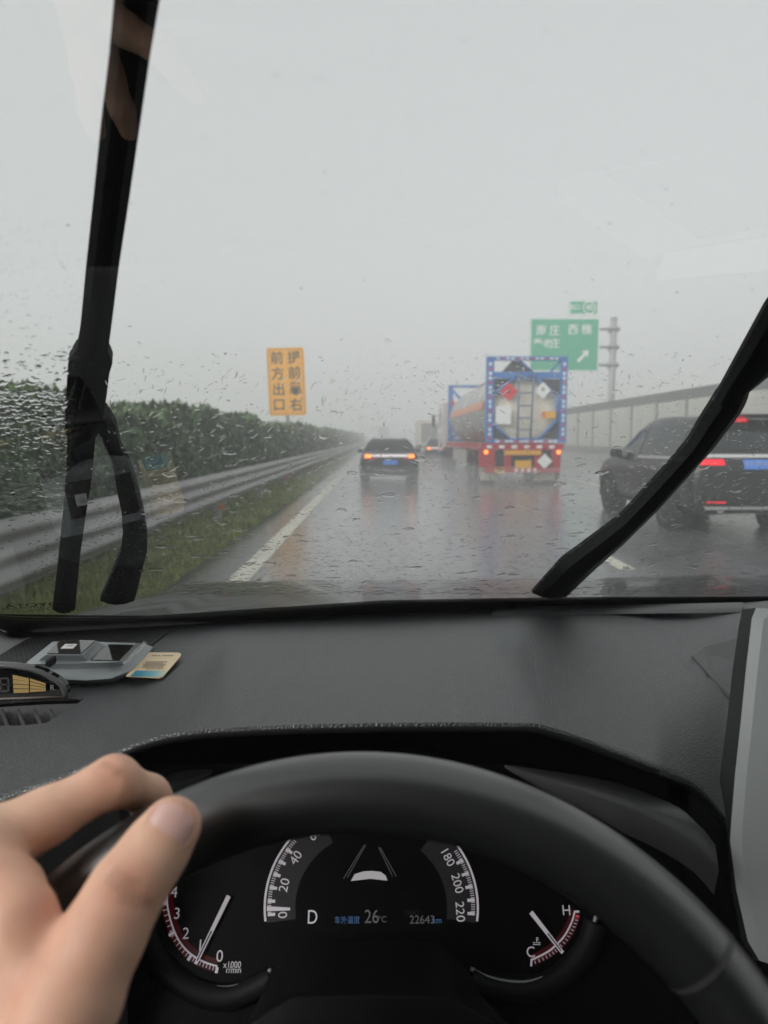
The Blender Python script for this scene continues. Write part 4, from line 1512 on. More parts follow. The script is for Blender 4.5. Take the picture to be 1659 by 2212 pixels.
mb_ = MB(); mp_ = [(1493, 1421), (1520, 1402), (1560, 1388), (1600, 1380), (1640, 1390), (1620, 1545), (1572, 1506), (1530, 1460)]
mb_.prism([ondash(u, v, .003) for u, v in mp_], (0, 0, -.02))
ob(mb_, 'screen_mount', mat('mount_plastic', (.075, .08, .08), .5), bevel=.002)

# pillar trim, doors, roof, windowless rear: shell that shades the cabin, mostly unseen
pt = MB()
A = [(0, 1349), (27, 1363), (55, 1374), (76, 1377)]; B = [(0, 1418), (30, 1398), (55, 1384), (78, 1377)]
ra = [glass(u, v, -.006) for u, v in A]; rb = [ondash(u, v, .001) for u, v in B]
L0 = [p + Vector((-.30, -.40, .24)) * (1 - i / 4) for i, p in enumerate(ra)]
l_a = [Vector((-.50, .82, CAM.z - .21)), Vector((-.55, .62, CAM.z - .10)), Vector((-.56, .3, CAM.z + .14)), Vector((-.52, .05, CAM.z + .26))]
pt.grid([[a.lerp(b, q) + Vector((0, -.012 * math.sin(q * math.pi), .006 * math.sin(q * math.pi))) for a, b in zip(ra, rb)] for q in np.linspace(0, 1, 6)])
pt.grid([[ra[0], l_a[0] + Vector((-.02, 0, .03)), l_a[1] + Vector((0, .05, .04)), l_a[2] + Vector((0, .05, .04)), l_a[3] + Vector((0, .05, .03))], [rb[0], l_a[0] + Vector((-.06, -.05, -.02)), l_a[1], l_a[2], l_a[3]]])
ob(pt, 'pillar_trim', M['trim'])
rf = MB()
rf.b2((-.50, -1.9, CAM.z + .295), (1.24, .10, CAM.z + .33), .012)
ob(rf, 'roof', M['headliner'])
for sx, nm in ((-1, 'l'), (1, 'r')):
    x = .37 + sx * .96
    d = MB()
    d.b2((x - .04, -1.9, .35), (x + .04, .80, CAM.z - .20), .02)
    d.b2((x - .03, -1.9, CAM.z - .19), (x + .03, -.72, CAM.z + .29), .01)  # solid in place of the rear side windows, closed to darken the cabin
    ob(d, 'door', M['dash_dark'])
rw = MB().b2((-.55, -1.98, .35), (1.29, -1.91, CAM.z + .30)).b2((-.3, -.75, .5), (.25, -.6, CAM.z + .1), .04).b2((.5, -.75, .5), (1.05, -.6, CAM.z + .1), .04)  # unseen closed back added to keep rear light out, plus seat backs
ob(rw, 'rear_blocker_and_seats', M['dash_dark'])
ob(MB().b2((-.6, -1.9, .28), (1.34, .95, .34)), 'floor_pan', M['dash_dark'])

# bonnet --------------------------------------------------------------
bn = MB(); rows = []
for w in np.linspace(0, 1, 16):
    r = []
    for x in np.linspace(-.62, 1.36, 34):
        y0 = yb(x) + .10; y1 = 2.02 + .05 * x
        q = (x - .37) / .99
        y = y0 + (y1 - y0) * w
        z = CAM.z - .268 - .118 * w - .02 * w * w * 1.0
        z -= .13 * max(0, abs(q) - .80) ** 1.0 * 5 * max(0, abs(q) - .80)
        z += .006 * math.exp(-((abs(q) - .62) / .05) ** 2)
        r.append((x, y, z))
    rows.append(r)
r = rows[-1]; rows.append([(p[0], p[1] + .05, p[2] - .03) for p in r]); rows.append([(p[0], p[1] + .07, p[2] - .25) for p in r])
bn.grid(rows)
ob(bn, 'bonnet', M['bonnet'])
cw = MB()
cw.grid([[gpt(x, -.015, .002) for x in np.linspace(-.6, 1.3, 30)], [Vector((x, yb(x) + .06, ZB - .045)) for x in np.linspace(-.6, 1.3, 30)], [Vector((x, yb(x) + .12, ZB - .05)) for x in np.linspace(-.6, 1.3, 30)]])
ob(cw, 'cowl', M['plastic'])

# wipers ---------------------------------------------------------------
def plate_on_glass(name, left, right, off, th, m, parent, n=60, crown=.004, axis=None):
    """ribbon between two pixel edge chains, lying on the outside of the glass, with real thickness"""
    if axis:
        ax_ = np.array(axis, float); ax_ /= np.linalg.norm(ax_)
        key = lambda c: c[0] * ax_[0] + c[1] * ax_[1]
        k0, k1 = max(key(left[0]), key(right[0])), min(key(left[-1]), key(right[-1]))
        k0, k1 = min(key(left[0]), key(right[0])), max(key(left[-1]), key(right[-1]))
        def al(ch, s):
            q = k0 + (k1 - k0) * s; ks = [key(c) for c in ch]
            return float(np.interp(q, ks, [c[0] for c in ch])), float(np.interp(q, ks, [c[1] for c in ch]))
    else:
        def al(ch, s):
            return np.interp(s, np.linspace(0, 1, len(ch)), [c[0] for c in ch]), np.interp(s, np.linspace(0, 1, len(ch)), [c[1] for c in ch])
    rowsA = []
    for s in np.linspace(0, 1, n):
        a, b = al(left, s), al(right, s)
        P, Q = glass(*a, off), glass(*b, off)
        nn = gnorm((P.x + Q.x) / 2)
        ring = [P, P.lerp(Q, .25) - nn * crown, P.lerp(Q, .5) - nn * crown * 1.3, P.lerp(Q, .75) - nn * crown, Q, Q + nn * th * .6, P.lerp(Q, .7) + nn * th, P.lerp(Q, .3) + nn * th, P + nn * th * .6]
        rowsA.append(ring + [ring[0]])
    b = MB(); b.grid(rowsA, True)
    for r_ in (rowsA[0], rowsA[-1]):
        k = len(b.v); b.v += [tuple(p) for p in r_[:-1]]; b.face(range(k, k + len(r_) - 1))
    o = ob(b, name, m, parent)
    es = o.modifiers.new('es', 'EDGE_SPLIT'); es.split_angle = R(28)
    return o


def resample(ch, vs):
    return [(float(np.interp(v, [c[1] for c in ch], [c[0] for c in ch])), float(v)) for v in vs]


LE = [(306, -330), (258, -60), (245, 0), (232, 150), (214, 300), (199, 450), (183, 600), (169, 750), (160, 794)]
RE = [(424, -330), (362, -60), (348, 0), (322, 150), (300, 300), (278, 450), (255, 600), (236, 750), (229, 794)]
vs = np.linspace(-330, 794, 50)
wip = plate_on_glass('wiper', resample(LE, vs), resample(RE, vs), .008, .012, M['rubber'], own)
LE2 = [(160, 786), (144, 812), (142, 840), (140, 885), (138, 957), (143, 970), (140, 1054), (133, 1139), (125, 1217), (112, 1334)]
RE2 = [(229, 786), (241, 812), (234, 835), (228, 885), (216, 955), (204, 972), (197, 1054), (183, 1139), (172, 1217), (161, 1334)]
vs = np.linspace(786, 1334, 60)
plate_on_glass('wiper_clip', resample(LE2, vs), resample(RE2, vs), .010, .014, M['rubber'], wip)
LA = [(204, 955), (206, 985), (225, 1022), (241, 1054), (246, 1090), (252, 1120), (260, 1152), (263, 1201), (259, 1233), (246, 1266), (221, 1320), (214, 1335)]
RA = [(232, 955), (246, 975), (257, 1022), (275, 1054), (290, 1090), (299, 1120), (307, 1152), (316, 1201), (316, 1233), (307, 1266), (295, 1315), (288, 1335)]
plate_on_glass('wiper_arm', LA, RA, .022, .012, M['rubber'], wip, axis=(.1, 1))
U2 = [(1930, 275), (1840, 415), (1745, 560), (1700, 617), (1659, 667), (1624, 730), (1585, 800), (1560, 845), (1543, 876)]
L2 = [(1985, 385), (1890, 530), (1790, 660), (1720, 750), (1659, 826), (1650, 832), (1630, 848), (1618, 857), (1610, 872)]
wip2 = plate_on_glass('wiper', U2, L2, .003, .006, M['rubber'], own, axis=(-.55, .84))
U3 = [(1554, 858), (1534, 890), (1517, 916), (1502, 941), (1493, 957), (1484, 970), (1440, 1020), (1342, 1124), (1278, 1171), (1215, 1216), (1150, 1287)]
L3 = [(1622, 858), (1617, 876), (1605, 899), (1586, 925), (1568, 947), (1548, 974), (1506, 1020), (1424, 1110), (1350, 1182), (1286, 1238), (1224, 1296)]
plate_on_glass('wiper_arm', U3, L3, .004, .007, M['rubber'], wip2, axis=(-.74, .67))
ed = MB().tube([glass(u, v, .006) for u, v in ((1490, 985), (1440, 1034), (1345, 1134), (1280, 1182), (1200, 1238))], .0018, 8)
ob(ed, 'wiper_glint', mat('wiper_glint_grey', (.10, .10, .10), .35), wip2)  # grey line standing for the highlight along the arm's upper edge

# maker's marks printed on the glass, read from outside
gn = gnorm(-.43)
gr_v = Vector((1, yb(-.40) - yb(-.44) if False else (.155 + .156 * .42), 0)).normalized()
gu_v = gn.cross(gr_v) * 1.0
if gu_v.z < 0: gu_v = -gu_v


def gtext(body, u, v, h):
    o = text('glass_mark', body, h, glass(u, v, -.0015), gr_v, gu_v, M['ink'], None, mirror=True)
    return put(o, wind)


gtext('TOYOTA', 82, 1304, .0165)
gtext('AGC AUTOMOTIVE', 70, 1310, .0072)
gtext('E000003 TFC', 68, 1314.5, .0066)
gtext('LAMISAFE', 66, 1318.5, .0066)

# ------------------------------------------------------------------ toll unit on the dashboard, with its card
DZ0 = ondash(190, 1477).z
def dz(u, v, h): return onz(u, v, DZ0 + h)
dev_base = Vector((dz(190, 1440, 0).x, dz(190, 1440, 0).y, DZ0))
dev = thing('toll_transponder', 'grey toll payment unit with a dark window lying on the dashboard', 'toll unit', dev_base)
def dput(mb, name, m, parent=dev, **k):
    o = mb.build(name, m, None, **k); o.data.transform(Matrix.Translation(-dev_base)); o.parent = parent; return o
H1 = .020
ring_t = [(52, 1435), (160, 1433), (256, 1430), (272, 1412), (294, 1389), (200, 1386), (114, 1386), (82, 1411)]
ring_m = [(46, 1441), (150, 1472), (232, 1474), (283, 1452), (332, 1400), (322, 1394), (214, 1384), (110, 1386)]
top = [dz(u, v, H1) for u, v in ring_t]
front_t = [(52, 1435), (100, 1434), (160, 1433), (215, 1431), (256, 1430), (262, 1424), (294, 1389)]
front_b = [(70, 1456), (135, 1468), (185, 1470), (240, 1466), (283, 1449), (302, 1430), (332, 1398)]
front_l = [(80, 1462), (138, 1477), (190, 1479), (246, 1474), (290, 1456), (307, 1437), (333, 1405)]
b = MB()
b.grid([[dz(u, v, H1) for u, v in front_t], [dz(u, v - 5, H1 - .004).lerp(dz(u2, v2, .009), .45) for (u, v), (u2, v2) in zip(front_t, front_b)], [dz(u, v, .008) for u, v in front_b], [dz(u, v, .001) for u, v in front_l]])
b.add([dz(u, v, H1) for u, v in ring_t[:3]] + [dz(u, v, H1) for u, v in ring_t[4:7]], [(0, 1, 2, 3, 4, 5)])
lft = [(114, 1386), (82, 1411), (52, 1435)]
b.grid([[dz(u, v, H1) for u, v in lft], [dz(u, v, H1) + Vector((-.012, 0, -H1)) for u, v in lft]])
bk = [(294, 1389), (200, 1386), (114, 1386)]
b.grid([[dz(u, v, H1) for u, v in bk], [dz(u, v, H1) + Vector((0, .01, -H1)) for u, v in bk]])
dput(b, 'case', M['device'], bevel=.0012)
fr_b = [(153, 1430), (187, 1427), (228, 1394), (129, 1387)]
fq0 = [(83, 1426), (188, 1426.5), (228, 1394), (128, 1388)]; fq1 = [(97, 1415), (176, 1415), (209.5, 1384.5), (130, 1384)]
q0 = [dz(u, v, H1) for u, v in fq0]; q1 = [dz(u, v, H1 + .008) for u, v in fq1]
dput(MB().add(q0 + q1, [(0, 1, 5, 4), (1, 2, 6, 5), (2, 3, 7, 6), (3, 0, 4, 7), (4, 5, 6, 7)]), 'window_frame', M['device'], bevel=.0008)
cq = sum(q1, Vector()) / 4
wq = [cq.lerp(p, .93) + Vector((0, 0, .0006)) for p in q1]
win = dput(MB().prism([p + Vector((0, 0, .0006)) for p in wq], (0, 0, -.0006)), 'window', mat('window_dark', (.05, .048, .045), .06))
st_ = [dz(u, v, H1 + .0096) for u, v in ((131, 1400), (158, 1400), (167, 1391), (141, 1391))]
dput(MB().prism(st_, (0, 0, -.0004)), 'sticker', M['white_sheet'], win)
cst = sum(st_, Vector()) / 4
dput(MB().lathe([(0, .0003), (.0035, .0003), (.0035, 0)], cst, (0, 0, 1), 20), 'sticker_spot', mat('sticker_grey', (.62, .64, .66), .5), win)
sq = [dz(u, v, H1 + .0005) for u, v in ((195, 1426), (258, 1427.5), (289, 1394), (234, 1393))]
dput(MB().prism(sq, (0, 0, .0006)), 'display', mat('display_glass', (.02, .019, .018), .05))
# lettering on the sloping lip
a0, a1 = dz(268, 1436, .0165), dz(305, 1398, .0165)
ux = (a0 - a1).normalized(); fnn = Vector((.55, -.45, .7)); fnn = (fnn - ux * fnn.dot(ux)).normalized(); uy = fnn.cross(ux)
mid = a0.lerp(a1, .5) + fnn * .004
o = text('lettering', 'GENVICT 金溢 Speed & Value', .0058, mid, ux, uy, M['white_sheet']); o.data.transform(Matrix.Translation(-dev_base)); o.parent = dev

cd_h = .0075
cq_ = [(272, 1460), (345, 1463.5), (352, 1462), (357, 1456), (391, 1416), (390, 1411), (384, 1409.5), (318, 1409)]
cp_ = [dz(u, v, cd_h) for u, v in cq_]
cbase = Vector((dz(330, 1437, 0).x, dz(330, 1437, 0).y, DZ0))
card = thing('smart_card', 'beige and teal plastic card sticking out of the grey toll unit', 'card', cbase)
def cput(mb, name, m, **k):
    o = mb.build(name, m, None, **k); o.data.transform(Matrix.Translation(-cbase)); o.parent = card; return o
cput(MB().prism(cp_, (0, 0, -.0009)), 'card_body', M['card'])
tb_ = [dz(u, v, cd_h + .0003) for u, v in ((280, 1461), (346, 1462.5), (352, 1461), (363, 1449), (294, 1448.5))]
ub = [(0, 0), (.85, 0), (1, .1), (1, 1), (0, 1)]
cput(MB().add(tb_, [(0, 1, 2, 3, 4)]), 'teal_band', M['card_teal'], uv=ub)
cru = (dz(345, 1430, cd_h) - dz(300, 1430, cd_h)).normalized()
cup = Vector((0, 0, 1)).cross(cru)


def ctxt(body, u, v, h, al='CENTER'):
    o = text('lettering', body, h, dz(u, v, cd_h + .0005), -cru, -cup, M['card_text'], None, align=al); o.data.transform(Matrix.Translation(-cbase)); o.parent = card


ctxt('注意事项:', 335, 1444.5, .0046)
pm = MB()
for k, (u, v) in enumerate(((351, 1441), (354, 1438), (357, 1435), (352, 1432), (360, 1429))):
    x = u
    while x > 306 + k * 3:
        w = random.choice((3.2, 4.2, 3.6)); 
        pm.add([dz(x, v + 1.0, cd_h + .0005), dz(x - w, v + 1.0, cd_h + .0005), dz(x - w + .8, v - .6, cd_h + .0005), dz(x + .8, v - .6, cd_h + .0005)], [(0, 1, 2, 3)])
        x -= w + 1.5
for x in (373, 367, 361, 355, 345, 338, 332):
    pm.add([dz(x, 1416.5, cd_h + .0005), dz(x - 4, 1416.5, cd_h + .0005), dz(x - 3.4, 1414.8, cd_h + .0005), dz(x + .6, 1414.8, cd_h + .0005)], [(0, 1, 2, 3)])
cput(pm, 'small_print', M['card_text'])

# ------------------------------------------------------------------ parking sensor display
PB = ondash(40, 1512)
pb = Vector((atY(-5, 1500, PB.y).x, PB.y, PB.z))
par = thing('parking_display', 'black half moon parking sensor display with amber bars on the dashboard', 'sensor display', pb)
def pp(u, v, dy=0.0): return atY(u, v, PB.y) + Vector((0, dy, 0)) - pb
arc_r = [(-5, 1436), (30, 1438), (68, 1444), (90, 1451), (106, 1459), (120, 1467), (131, 1475), (138, 1484), (142, 1494), (143, 1505)]
arcL = [(-10 - u, v) for u, v in arc_r[:0:-1]]
full = arcL + arc_r
fb_ = [pp(u, v) for u, v in full]
body = MB().prism(fb_ + [pp(60, 1507), pp(0, 1510), pp(-70, 1507)], (0, .012, .0))
body.build('case', M['black_gloss'], par, bevel=.0025)
rim_ = MB().tube([p + Vector((0, -.0015, 0)) for p in fb_], .0024, 8); rim_.build('bezel', mat('grey_bezel', (.11, .11, .11), .3), par)
MB().tube([pp(u, v, -.001) for u, v in ((-150, 1506), (-60, 1509), (0, 1509), (60, 1507), (142, 1504))], .0012, 8).build('lower_bezel', mat('bezel_strip', (.16, .14, .12), .4), par)
MB().add([pp(u, v, -.0008) for u, v in ((-150, 1506), (-5, 1507), (138, 1501), (136, 1487), (-5, 1499), (-146, 1492))], [(0, 1, 2, 3, 4, 5)]).build('sill', mat('sill_grey', (.03, .03, .03), .45), par)
MB().prism([pp(u, v, .010) for u, v in ((84, 1447), (86, 1436), (92, 1431), (98, 1432), (99, 1442), (97, 1451))], (0, .012, 0)).build('sensor_nub', M['dash_dark'], par, bevel=.002)
Z = lambda x, y: pp(x / 6.145, 1404 + (y + 40) / 6.145 - 6.5, -.0035)
bar = MB()
rowsL = [(312, 372), (375, 432), (438, 494), (500, 556)]
for i, (y0, y1) in enumerate(rowsL):
    s0, s1 = (45, 26, 12, 2)[i], (32, 14, 4, -6)[i]
    bar.add([Z(195 + i * 4, y0), Z(195 + i * 4, y1 - 3), Z(408, y1 - 3 + s1), Z(408, y0 + s0)], [(0, 1, 2, 3)])
    a0, a1 = (358, 402, 452, 502)[i], (396, 446, 496, 542)[i]
    e0, e1 = (425, 458, 484, 506)[i], (450, 478, 502, 526)[i]
    bar.add([Z(422, a0), Z(424, a1), Z(634, e1), Z(630, e0)], [(0, 1, 2, 3)])
bar.build('amber_bars', M['amber'], par)
ob2 = MB(); [ob2.add([Vector((-p[0] + 2 * (pp(-5, 1480).x), p[1], p[2])) for p in bar.v], bar.f)]; ob2.build('amber_bars', M['amber'], par)
sg = MB()
for poly in (((28, 350), (142, 345), (120, 368), (50, 372)), ((24, 356), (46, 378), (46, 430), (26, 440)), ((146, 352), (124, 372), (126, 425), (148, 436)), ((50, 432), (122, 430), (122, 446), (50, 450)),
             ((26, 446), (46, 455), (46, 510), (26, 540)), ((148, 442), (126, 452), (128, 508), (150, 536)), ((30, 545), (146, 540), (124, 514), (50, 518))):
    sg.add([Z(*q) for q in poly], [(0, 1, 2, 3)])
sg.build('digit', M['seg'], par)
o = text('lettering', 'R', .0072, Z(718, 487), (1, 0, 0), (0, 0, 1), mat('letter_grey', (.30, .30, .29), .5), par)

# ------------------------------------------------------------------ the driver's hand
def sdf_hand():
    P = lambda u, v, d: np.array(atd(u, v, d))
    caps = []
    def chain(pts):
        for a, b in zip(pts, pts[1:]): caps.append((a[0], b[0], a[1], b[1]))
    # thumb: base, knuckle, joint, tip
    th = [(P(20, 2420, .225), .0205), (P(150, 2165, .234), .0160), (P(221, 2022, .243), .0137), (P(274, 1924, .251), .0127), (P(332, 1842, .2590), .0113), (P(371, 1785, .2635), .0108)]
    chain(th)
    # index
    ix = [(P(-75, 1850, .270), .0155), (P(100, 1765, .288), .0108), (P(245, 1686, .302), .0098), (P(322, 1718, .322), .0082), (P(372, 1775, .335), .0076)]
    chain(ix)
    # middle, ring, little wrap behind the rim, hidden by the index
    mdl = [(P(-120, 1930, .262), .0155), (P(60, 1800, .318), .0105), (P(118, 1765, .340), .0092), (P(150, 1765, .356), .0080)]
    rn = [(P(-190, 2040, .252), .0150), (P(-40, 1890, .315), .0102), (P(0, 1835, .340), .0090), (P(30, 1830, .356), .0080)]
    lt = [(P(-260, 2140, .242), .0145), (P(-150, 2120, .285), .0095), (P(-60, 2110, .312), .0085), (P(0, 2140, .328), .0075)]
    for c in (mdl, rn, lt): chain(c)
    # palm and web
    palm = [(ix[0], mdl[0]), (mdl[0], rn[0]), (rn[0], lt[0])]
    for a, b in palm: caps.append((a[0], b[0], a[1], b[1]))
    wrist = (P(-220, 2560, .205), .027)
    for q in (ix[0], mdl[0], rn[0], lt[0], th[0]): caps.append((wrist[0], q[0], wrist[1], q[1] * 1.05))
    caps.append((th[0][0], ix[0][0], .020, .0150))
    caps.append((th[0][0], P(20, 1935, .258), .019, .0125))
    caps.append((P(-75, 1850, .268), P(40, 1985, .246), .015, .0115))
    caps.append((P(40, 1985, .246), P(110, 2200, .236), .0115, .014))
    caps.append((wrist[0], P(-420, 2900, .17), .027, .031))
    pts = np.array([c[0] for c in caps] + [c[1] for c in caps])
    lo, hi = pts.min(0) - .04, pts.max(0) + .04
    h = .0017
    nx = np.ceil((hi - lo) / h).astype(int)
    X, Y, Z_ = np.meshgrid(*[lo[i] + h * np.arange(nx[i]) for i in range(3)], indexing='ij')
    Q = np.stack([X, Y, Z_], -1).astype(np.float32)
    D = None
    k = .0055
    for a, b, ra, rb in caps:
        ba = (b - a).astype(np.float32); pa = Q - a.astype(np.float32)
        t = np.clip((pa @ ba) / float(ba @ ba), 0, 1)
        d = np.sqrt(((pa - t[..., None] * ba) ** 2).sum(-1)) - (ra + (rb - ra) * t)
        if D is None: D = d
        else:
            hh = np.clip(k - np.abs(D - d), 0, None) / k
            D = np.minimum(D, d) - hh * hh * k * .25
    # the thumb is flattened where it lies on the nail side; creases at the joint
    for (u, v, dd, amp) in ((300, 1890, .2405, .0014), (280, 1922, .240, .0024), (266, 1944, .2395, .0018), (236, 1648, .291, .0010), (252, 1656, .292, .0012)):
        c = np.array(atd(u, v, dd)); ax = th[4][0] - th[2][0]; ax /= np.linalg.norm(ax)
        r = Q - c.astype(np.float32); al = r @ ax.astype(np.float32); rad = np.sqrt(np.maximum((r ** 2).sum(-1) - al ** 2, 0))
        if v < 1700:
            ax = ix[3][0] - ix[1][0]; ax /= np.linalg.norm(ax); al = r @ ax.astype(np.float32); rad = np.sqrt(np.maximum((r ** 2).sum(-1) - al ** 2, 0))
        D = D + amp * np.exp(-(al / .0017) ** 2) * np.exp(-(rad / .011) ** 2)
    return D, lo, h, th


def surface_net(D, lo, h):
    ins = D < 0
    nx, ny, nz = D.shape
    cs = [(i, j, k) for i in (0, 1) for j in (0, 1) for k in (0, 1)]
    sub = lambda A, c: A[c[0]:nx - 1 + c[0], c[1]:ny - 1 + c[1], c[2]:nz - 1 + c[2]]
    cnt = sum(sub(ins, c).astype(np.int8) for c in cs)
    act = (cnt > 0) & (cnt < 8)
    acc = np.zeros(act.shape + (3,), np.float32); num = np.zeros(act.shape, np.float32)
    for a in cs:
        for ax in range(3):
            if a[ax]: continue
            b = list(a); b[ax] = 1
            da, db_ = sub(D, a), sub(D, b)
            cr_ = (da < 0) != (db_ < 0)
            t = np.where(cr_, da / np.where(cr_, da - db_, 1), 0)
            p = np.zeros(act.shape + (3,), np.float32)
            for q in range(3): p[..., q] = a[q]
            p[..., ax] += t
            acc += np.where(cr_[..., None], p, 0); num += cr_
    idx = -np.ones(act.shape, np.int64)
    ii = np.argwhere(act); idx[act] = np.arange(len(ii))
    V = (ii + acc[act] / num[act][:, None]) * h + lo
    F = []
    for ax in range(3):
        o1, o2 = [(1, 2), (2, 0), (0, 1)][ax]
        sl0 = [slice(None)] * 3; sl1 = [slice(None)] * 3
        sl0[ax] = slice(0, -1); sl1[ax] = slice(1, None)
        cross = ins[tuple(sl0)] != ins[tuple(sl1)]
        pos = np.argwhere(cross)
        pos = pos[(pos[:, o1] > 0) & (pos[:, o2] > 0) & (pos[:, o1] < D.shape[o1] - 1) & (pos[:, o2] < D.shape[o2] - 1)]
        def cell(d1, d2):
            q = pos.copy(); q[:, o1] -= d1; q[:, o2] -= d2
            return idx[q[:, 0], q[:, 1], q[:, 2]]
        f = np.stack([cell(1, 1), cell(0, 1), cell(0, 0), cell(1, 0)], -1)
        flip = ins[tuple(sl0)][cross][(np.argwhere(cross)[:, o1] > 0) & (np.argwhere(cross)[:, o2] > 0) & (np.argwhere(cross)[:, o1] < D.shape[o1] - 1) & (np.argwhere(cross)[:, o2] < D.shape[o2] - 1)]
        f[~flip] = f[~flip][:, ::-1]
        F += f[(f >= 0).all(1)].tolist()
    return V, F


D, lo, h, th = sdf_hand()
V, F = surface_net(D, lo, h)
hb = Vector(atd(-150, 2300, .22))
def redden(m, spots):
    n = m.node_tree; b = n.nodes['Principled BSDF']
    src = b.inputs['Base Color'].links[0].from_socket
    geo = n.nodes.new('ShaderNodeNewGeometry')
    for p_, rad_, amt, *cc in spots:
        vm = n.nodes.new('ShaderNodeVectorMath'); vm.operation = 'DISTANCE'; vm.inputs[1].default_value = tuple(p_)
        n.links.new(geo.outputs['Position'], vm.inputs[0])
        mr = n.nodes.new('ShaderNodeMapRange'); mr.interpolation_type = 'SMOOTHSTEP'
        mr.inputs[1].default_value = rad_; mr.inputs[2].default_value = rad_ * .25; mr.inputs[3].default_value = 0; mr.inputs[4].default_value = amt
        n.links.new(vm.outputs['Value'], mr.inputs[0])
        mi = n.nodes.new('ShaderNodeMixRGB'); mi.inputs[2].default_value = cc[0] if cc else (.70, .30, .20, 1)
        n.links.new(mr.outputs[0], mi.inputs[0]); n.links.new(src, mi.inputs[1]); src = mi.outputs[0]
    n.links.new(src, b.inputs['Base Color'])


hbvh = BVHTree.FromPolygons([Vector(q) for q in V], F)
def onhand(u, v):
    q = hbvh.ray_cast(CAM, ray(u, v).normalized())[0]
    return q if q else atd(u, v, .24)
spots = [(onhand(278, 1925), .018, .5), (onhand(385, 1760), .016, .5), (onhand(240, 1660), .018, .45), (onhand(20, 1900), .030, .35), (onhand(120, 2080), .028, .3)]
for chain_ in (((236, 1900), (250, 1912), (265, 1920), (280, 1926), (295, 1934), (310, 1944), (322, 1950)), ((248, 1886), (262, 1895), (277, 1902), (292, 1908)), ((262, 1940), (276, 1946), (292, 1953)),
               ((226, 1650), (238, 1656), (250, 1662)), ((250, 1672), (262, 1668))):
    for u, v in chain_: spots.append((onhand(u, v), .0030, .32, (.40, .19, .12, 1)))
redden(M['skin'], spots)
per = thing('person', 'left hand of the driver on the steering wheel rim, thumb laid over it', 'person', hb)
me = bpy.data.meshes.new('hand')
me.from_pydata((V - np.array(hb)).tolist(), [], F)
me.polygons.foreach_set('use_smooth', [True] * len(me.polygons))
me.materials.append(M['skin'])
ho = link(bpy.data.objects.new('hand', me)); ho.parent = per
md = ho.modifiers.new('smooth', 'SMOOTH'); md.factor = .5; md.iterations = 6
# thumb nail: a curved plate on the camera side of the tip
A0, A1 = Vector(th[4][0]), Vector(th[5][0])
ax = (A1 - A0).normalized()
tocam = (CAM - A1); tocam = (tocam - ax * tocam.dot(ax)).normalized()
sidev = ax.cross(tocam)
cdir = (tocam + sidev * -.05).normalized(); sdir = ax.cross(cdir)
rows = []
for i in range(13):
    q = i / 12; al = -.0065 + .0145 * q
    row = []
    wmax = R(50) * (1 - .16 * abs(2 * q - 1) ** 3)
    for j in range(13):
        s = (j / 12 * 2 - 1)
        edge = (abs(s) ** 2.5)
        alj = al + (.0028 if q < .5 else -.0030) * edge * abs(1 - 2 * q)
        a = s * wmax
        rr_ = .0112
        over = max(0, alj - .0015)
        rr2 = rr_ - over * over * 30
        row.append(A1 + ax * alj + (cdir * math.cos(a) * .985 + sdir * math.sin(a)) * rr2 - hb)
    rows.append(row)
nb = MB(); nb.grid(rows)
no = nb.build('thumbnail', M['nail'], per)
ringp = [r_ for r_ in rows[0]] + [r_[-1] for r_ in rows[1:]] + rows[-1][::-1][1:] + [r_[0] for r_ in rows[::-1][1:]]
fo_ = MB().tube(ringp, .0007, 8, cap=False).build('nail_fold', M['skin'], no)
md = no.modifiers.new('solid', 'SOLIDIFY'); md.thickness = .0006; md.offset = 0

